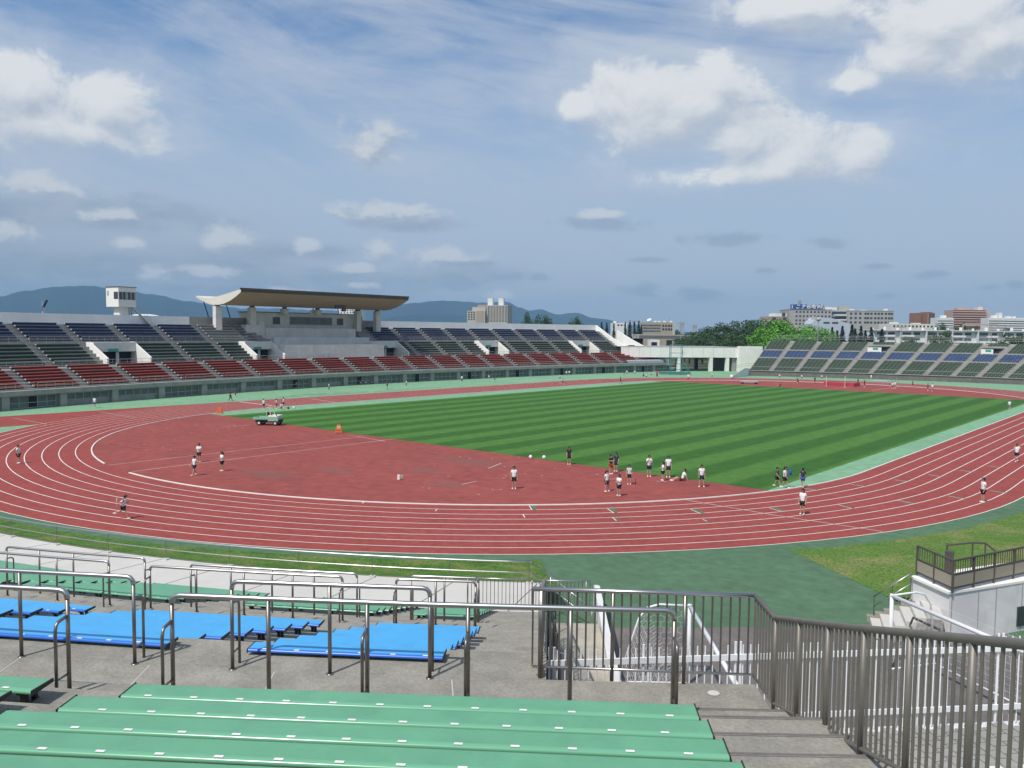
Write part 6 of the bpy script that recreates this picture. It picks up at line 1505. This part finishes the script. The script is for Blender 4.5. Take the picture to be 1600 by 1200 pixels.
MB().tube([a-V(0, 0, 1.8), a+V(-.2, -.25, 1.0)], .04, 5).build('pole', 'frame_grey', fl_); MB().beam(a+V(-.2, -.25, .95), a+V(-.1, .25, 2.05), .12, .3).build('pennant', 'navy', fl_)
rm = thing('radio_mast', 'tiny red and white lattice mast far behind the left stand', 'mast', bgp(67, 1500))
b = bgp(67, 1500); zt = zt_(67, 470, 1500)
for i in range(6): MB().tube([b+V(0, 0, zt*i/6), b+V(0, 0, zt*(i+1)/6)], [2.2-.33*i, 2.2-.33*(i+1)], 5).build('section', 'sign_white' if i % 2 else 'mat_red', rm)
dm = bgp(226, 420); d_ = MB(); d_.ell((dm.x, dm.y, zt_(225, 492, 420)-1.2), (8, 8, 1.6), 16, 6, z0=-.2); d_.prism([(dm.x+7*math.cos(k), dm.y+7*math.sin(k)) for k in [i*.5236 for i in range(12)]], 0, zt_(225, 492, 420)-1.3); tag(d_.build('dome_hall', 'b_white', org=dm), 'pale low dome roof peeking over the parapet by the watch tower', 'building')

# ------------------------------------------------------------------ mountains and air
def ridge(pts, D, m, dep, seed, name='mountains'):
    rnd = random.Random(seed); mb = MB(); xs = frange(pts[0][0], pts[-1][0], 5); rows = []
    def yy(x):
        for (x0, y0), (x1, y1) in zip(pts, pts[1:]):
            if x0 <= x <= x1:
                t = (x-x0)/(x1-x0); t = t*t*(3-2*t); return y0+(y1-y0)*t
        return pts[-1][1]
    ph = [rnd.uniform(0, 6) for _ in range(8)]
    for x in xs:
        d = ray(x, hor(x)); dh = Vector((d.x, d.y, 0)).normalized(); row = []; H = max(2, zt_(x, yy(x)+.5*math.sin(x*.11+ph[0])+.3*math.sin(x*.29+ph[1]), D))
        for k, (t, f) in enumerate(((-1, 0), (-.72, .22), (-.45, .50), (-.2, .80), (0, 1), (.3, .62), (1, 0))):
            wob = dep*.10*math.sin(x*.045+ph[2+k % 5]+k)
            p = CAM+dh*(D+dep*t+(wob if 0 < k < 4 else 0)); row.append((p.x, p.y, max(-.5, H*f*(1+(.10*math.sin(x*.07+k*2+ph[3]) if k in (1, 2, 3) else 0)))-.3))
        rows.append(row)
    mb.loft(rows); return structure(name, mb, m, smooth=True)
ridge([(-160, 492), (-40, 474), (0, 470), (40, 463), (80, 457), (130, 454), (180, 457), (235, 464), (290, 473), (340, 480), (430, 492), (520, 497)], 5200, 'wild', 900, 1)
ridge([(240, 500), (330, 486), (420, 483), (520, 486), (600, 482), (650, 473), (700, 470), (745, 473), (790, 472), (812, 480), (826, 485), (845, 484), (868, 491), (897, 489), (930, 497), (985, 507), (1040, 516), (1100, 521)], 5600, 'wild', 900, 2)
ridge([(560, 505), (640, 492), (690, 490), (740, 495), (800, 500), (860, 503), (930, 512), (1000, 520)], 4600, 'wild', 600, 3)
hz = MB(); hz.box((-2500, 2500, 139), (8000, 6800, 284)); 
HAZE = bpy.data.materials.new('haze'); t, N, L = nt(HAZE); N.remove(N['Principled BSDF']); v = N.new('ShaderNodeVolumePrincipled'); v.inputs['Density'].default_value = 1.5e-4; v.inputs['Color'].default_value = (.37, .66, .98, 1); v.inputs['Anisotropy'].default_value = 0
L.new(v.outputs[0], N['Material Output'].inputs['Volume'])
o = hz.build('haze', [HAZE]); o['kind'] = 'stuff'; o['label'] = 'pale blue haze over the distant mountains'
SC.cycles.volume_bounces = 0; SC.cycles.max_bounces = 6; SC.cycles.diffuse_bounces = 3; SC.cycles.glossy_bounces = 3; SC.cycles.use_denoising = True
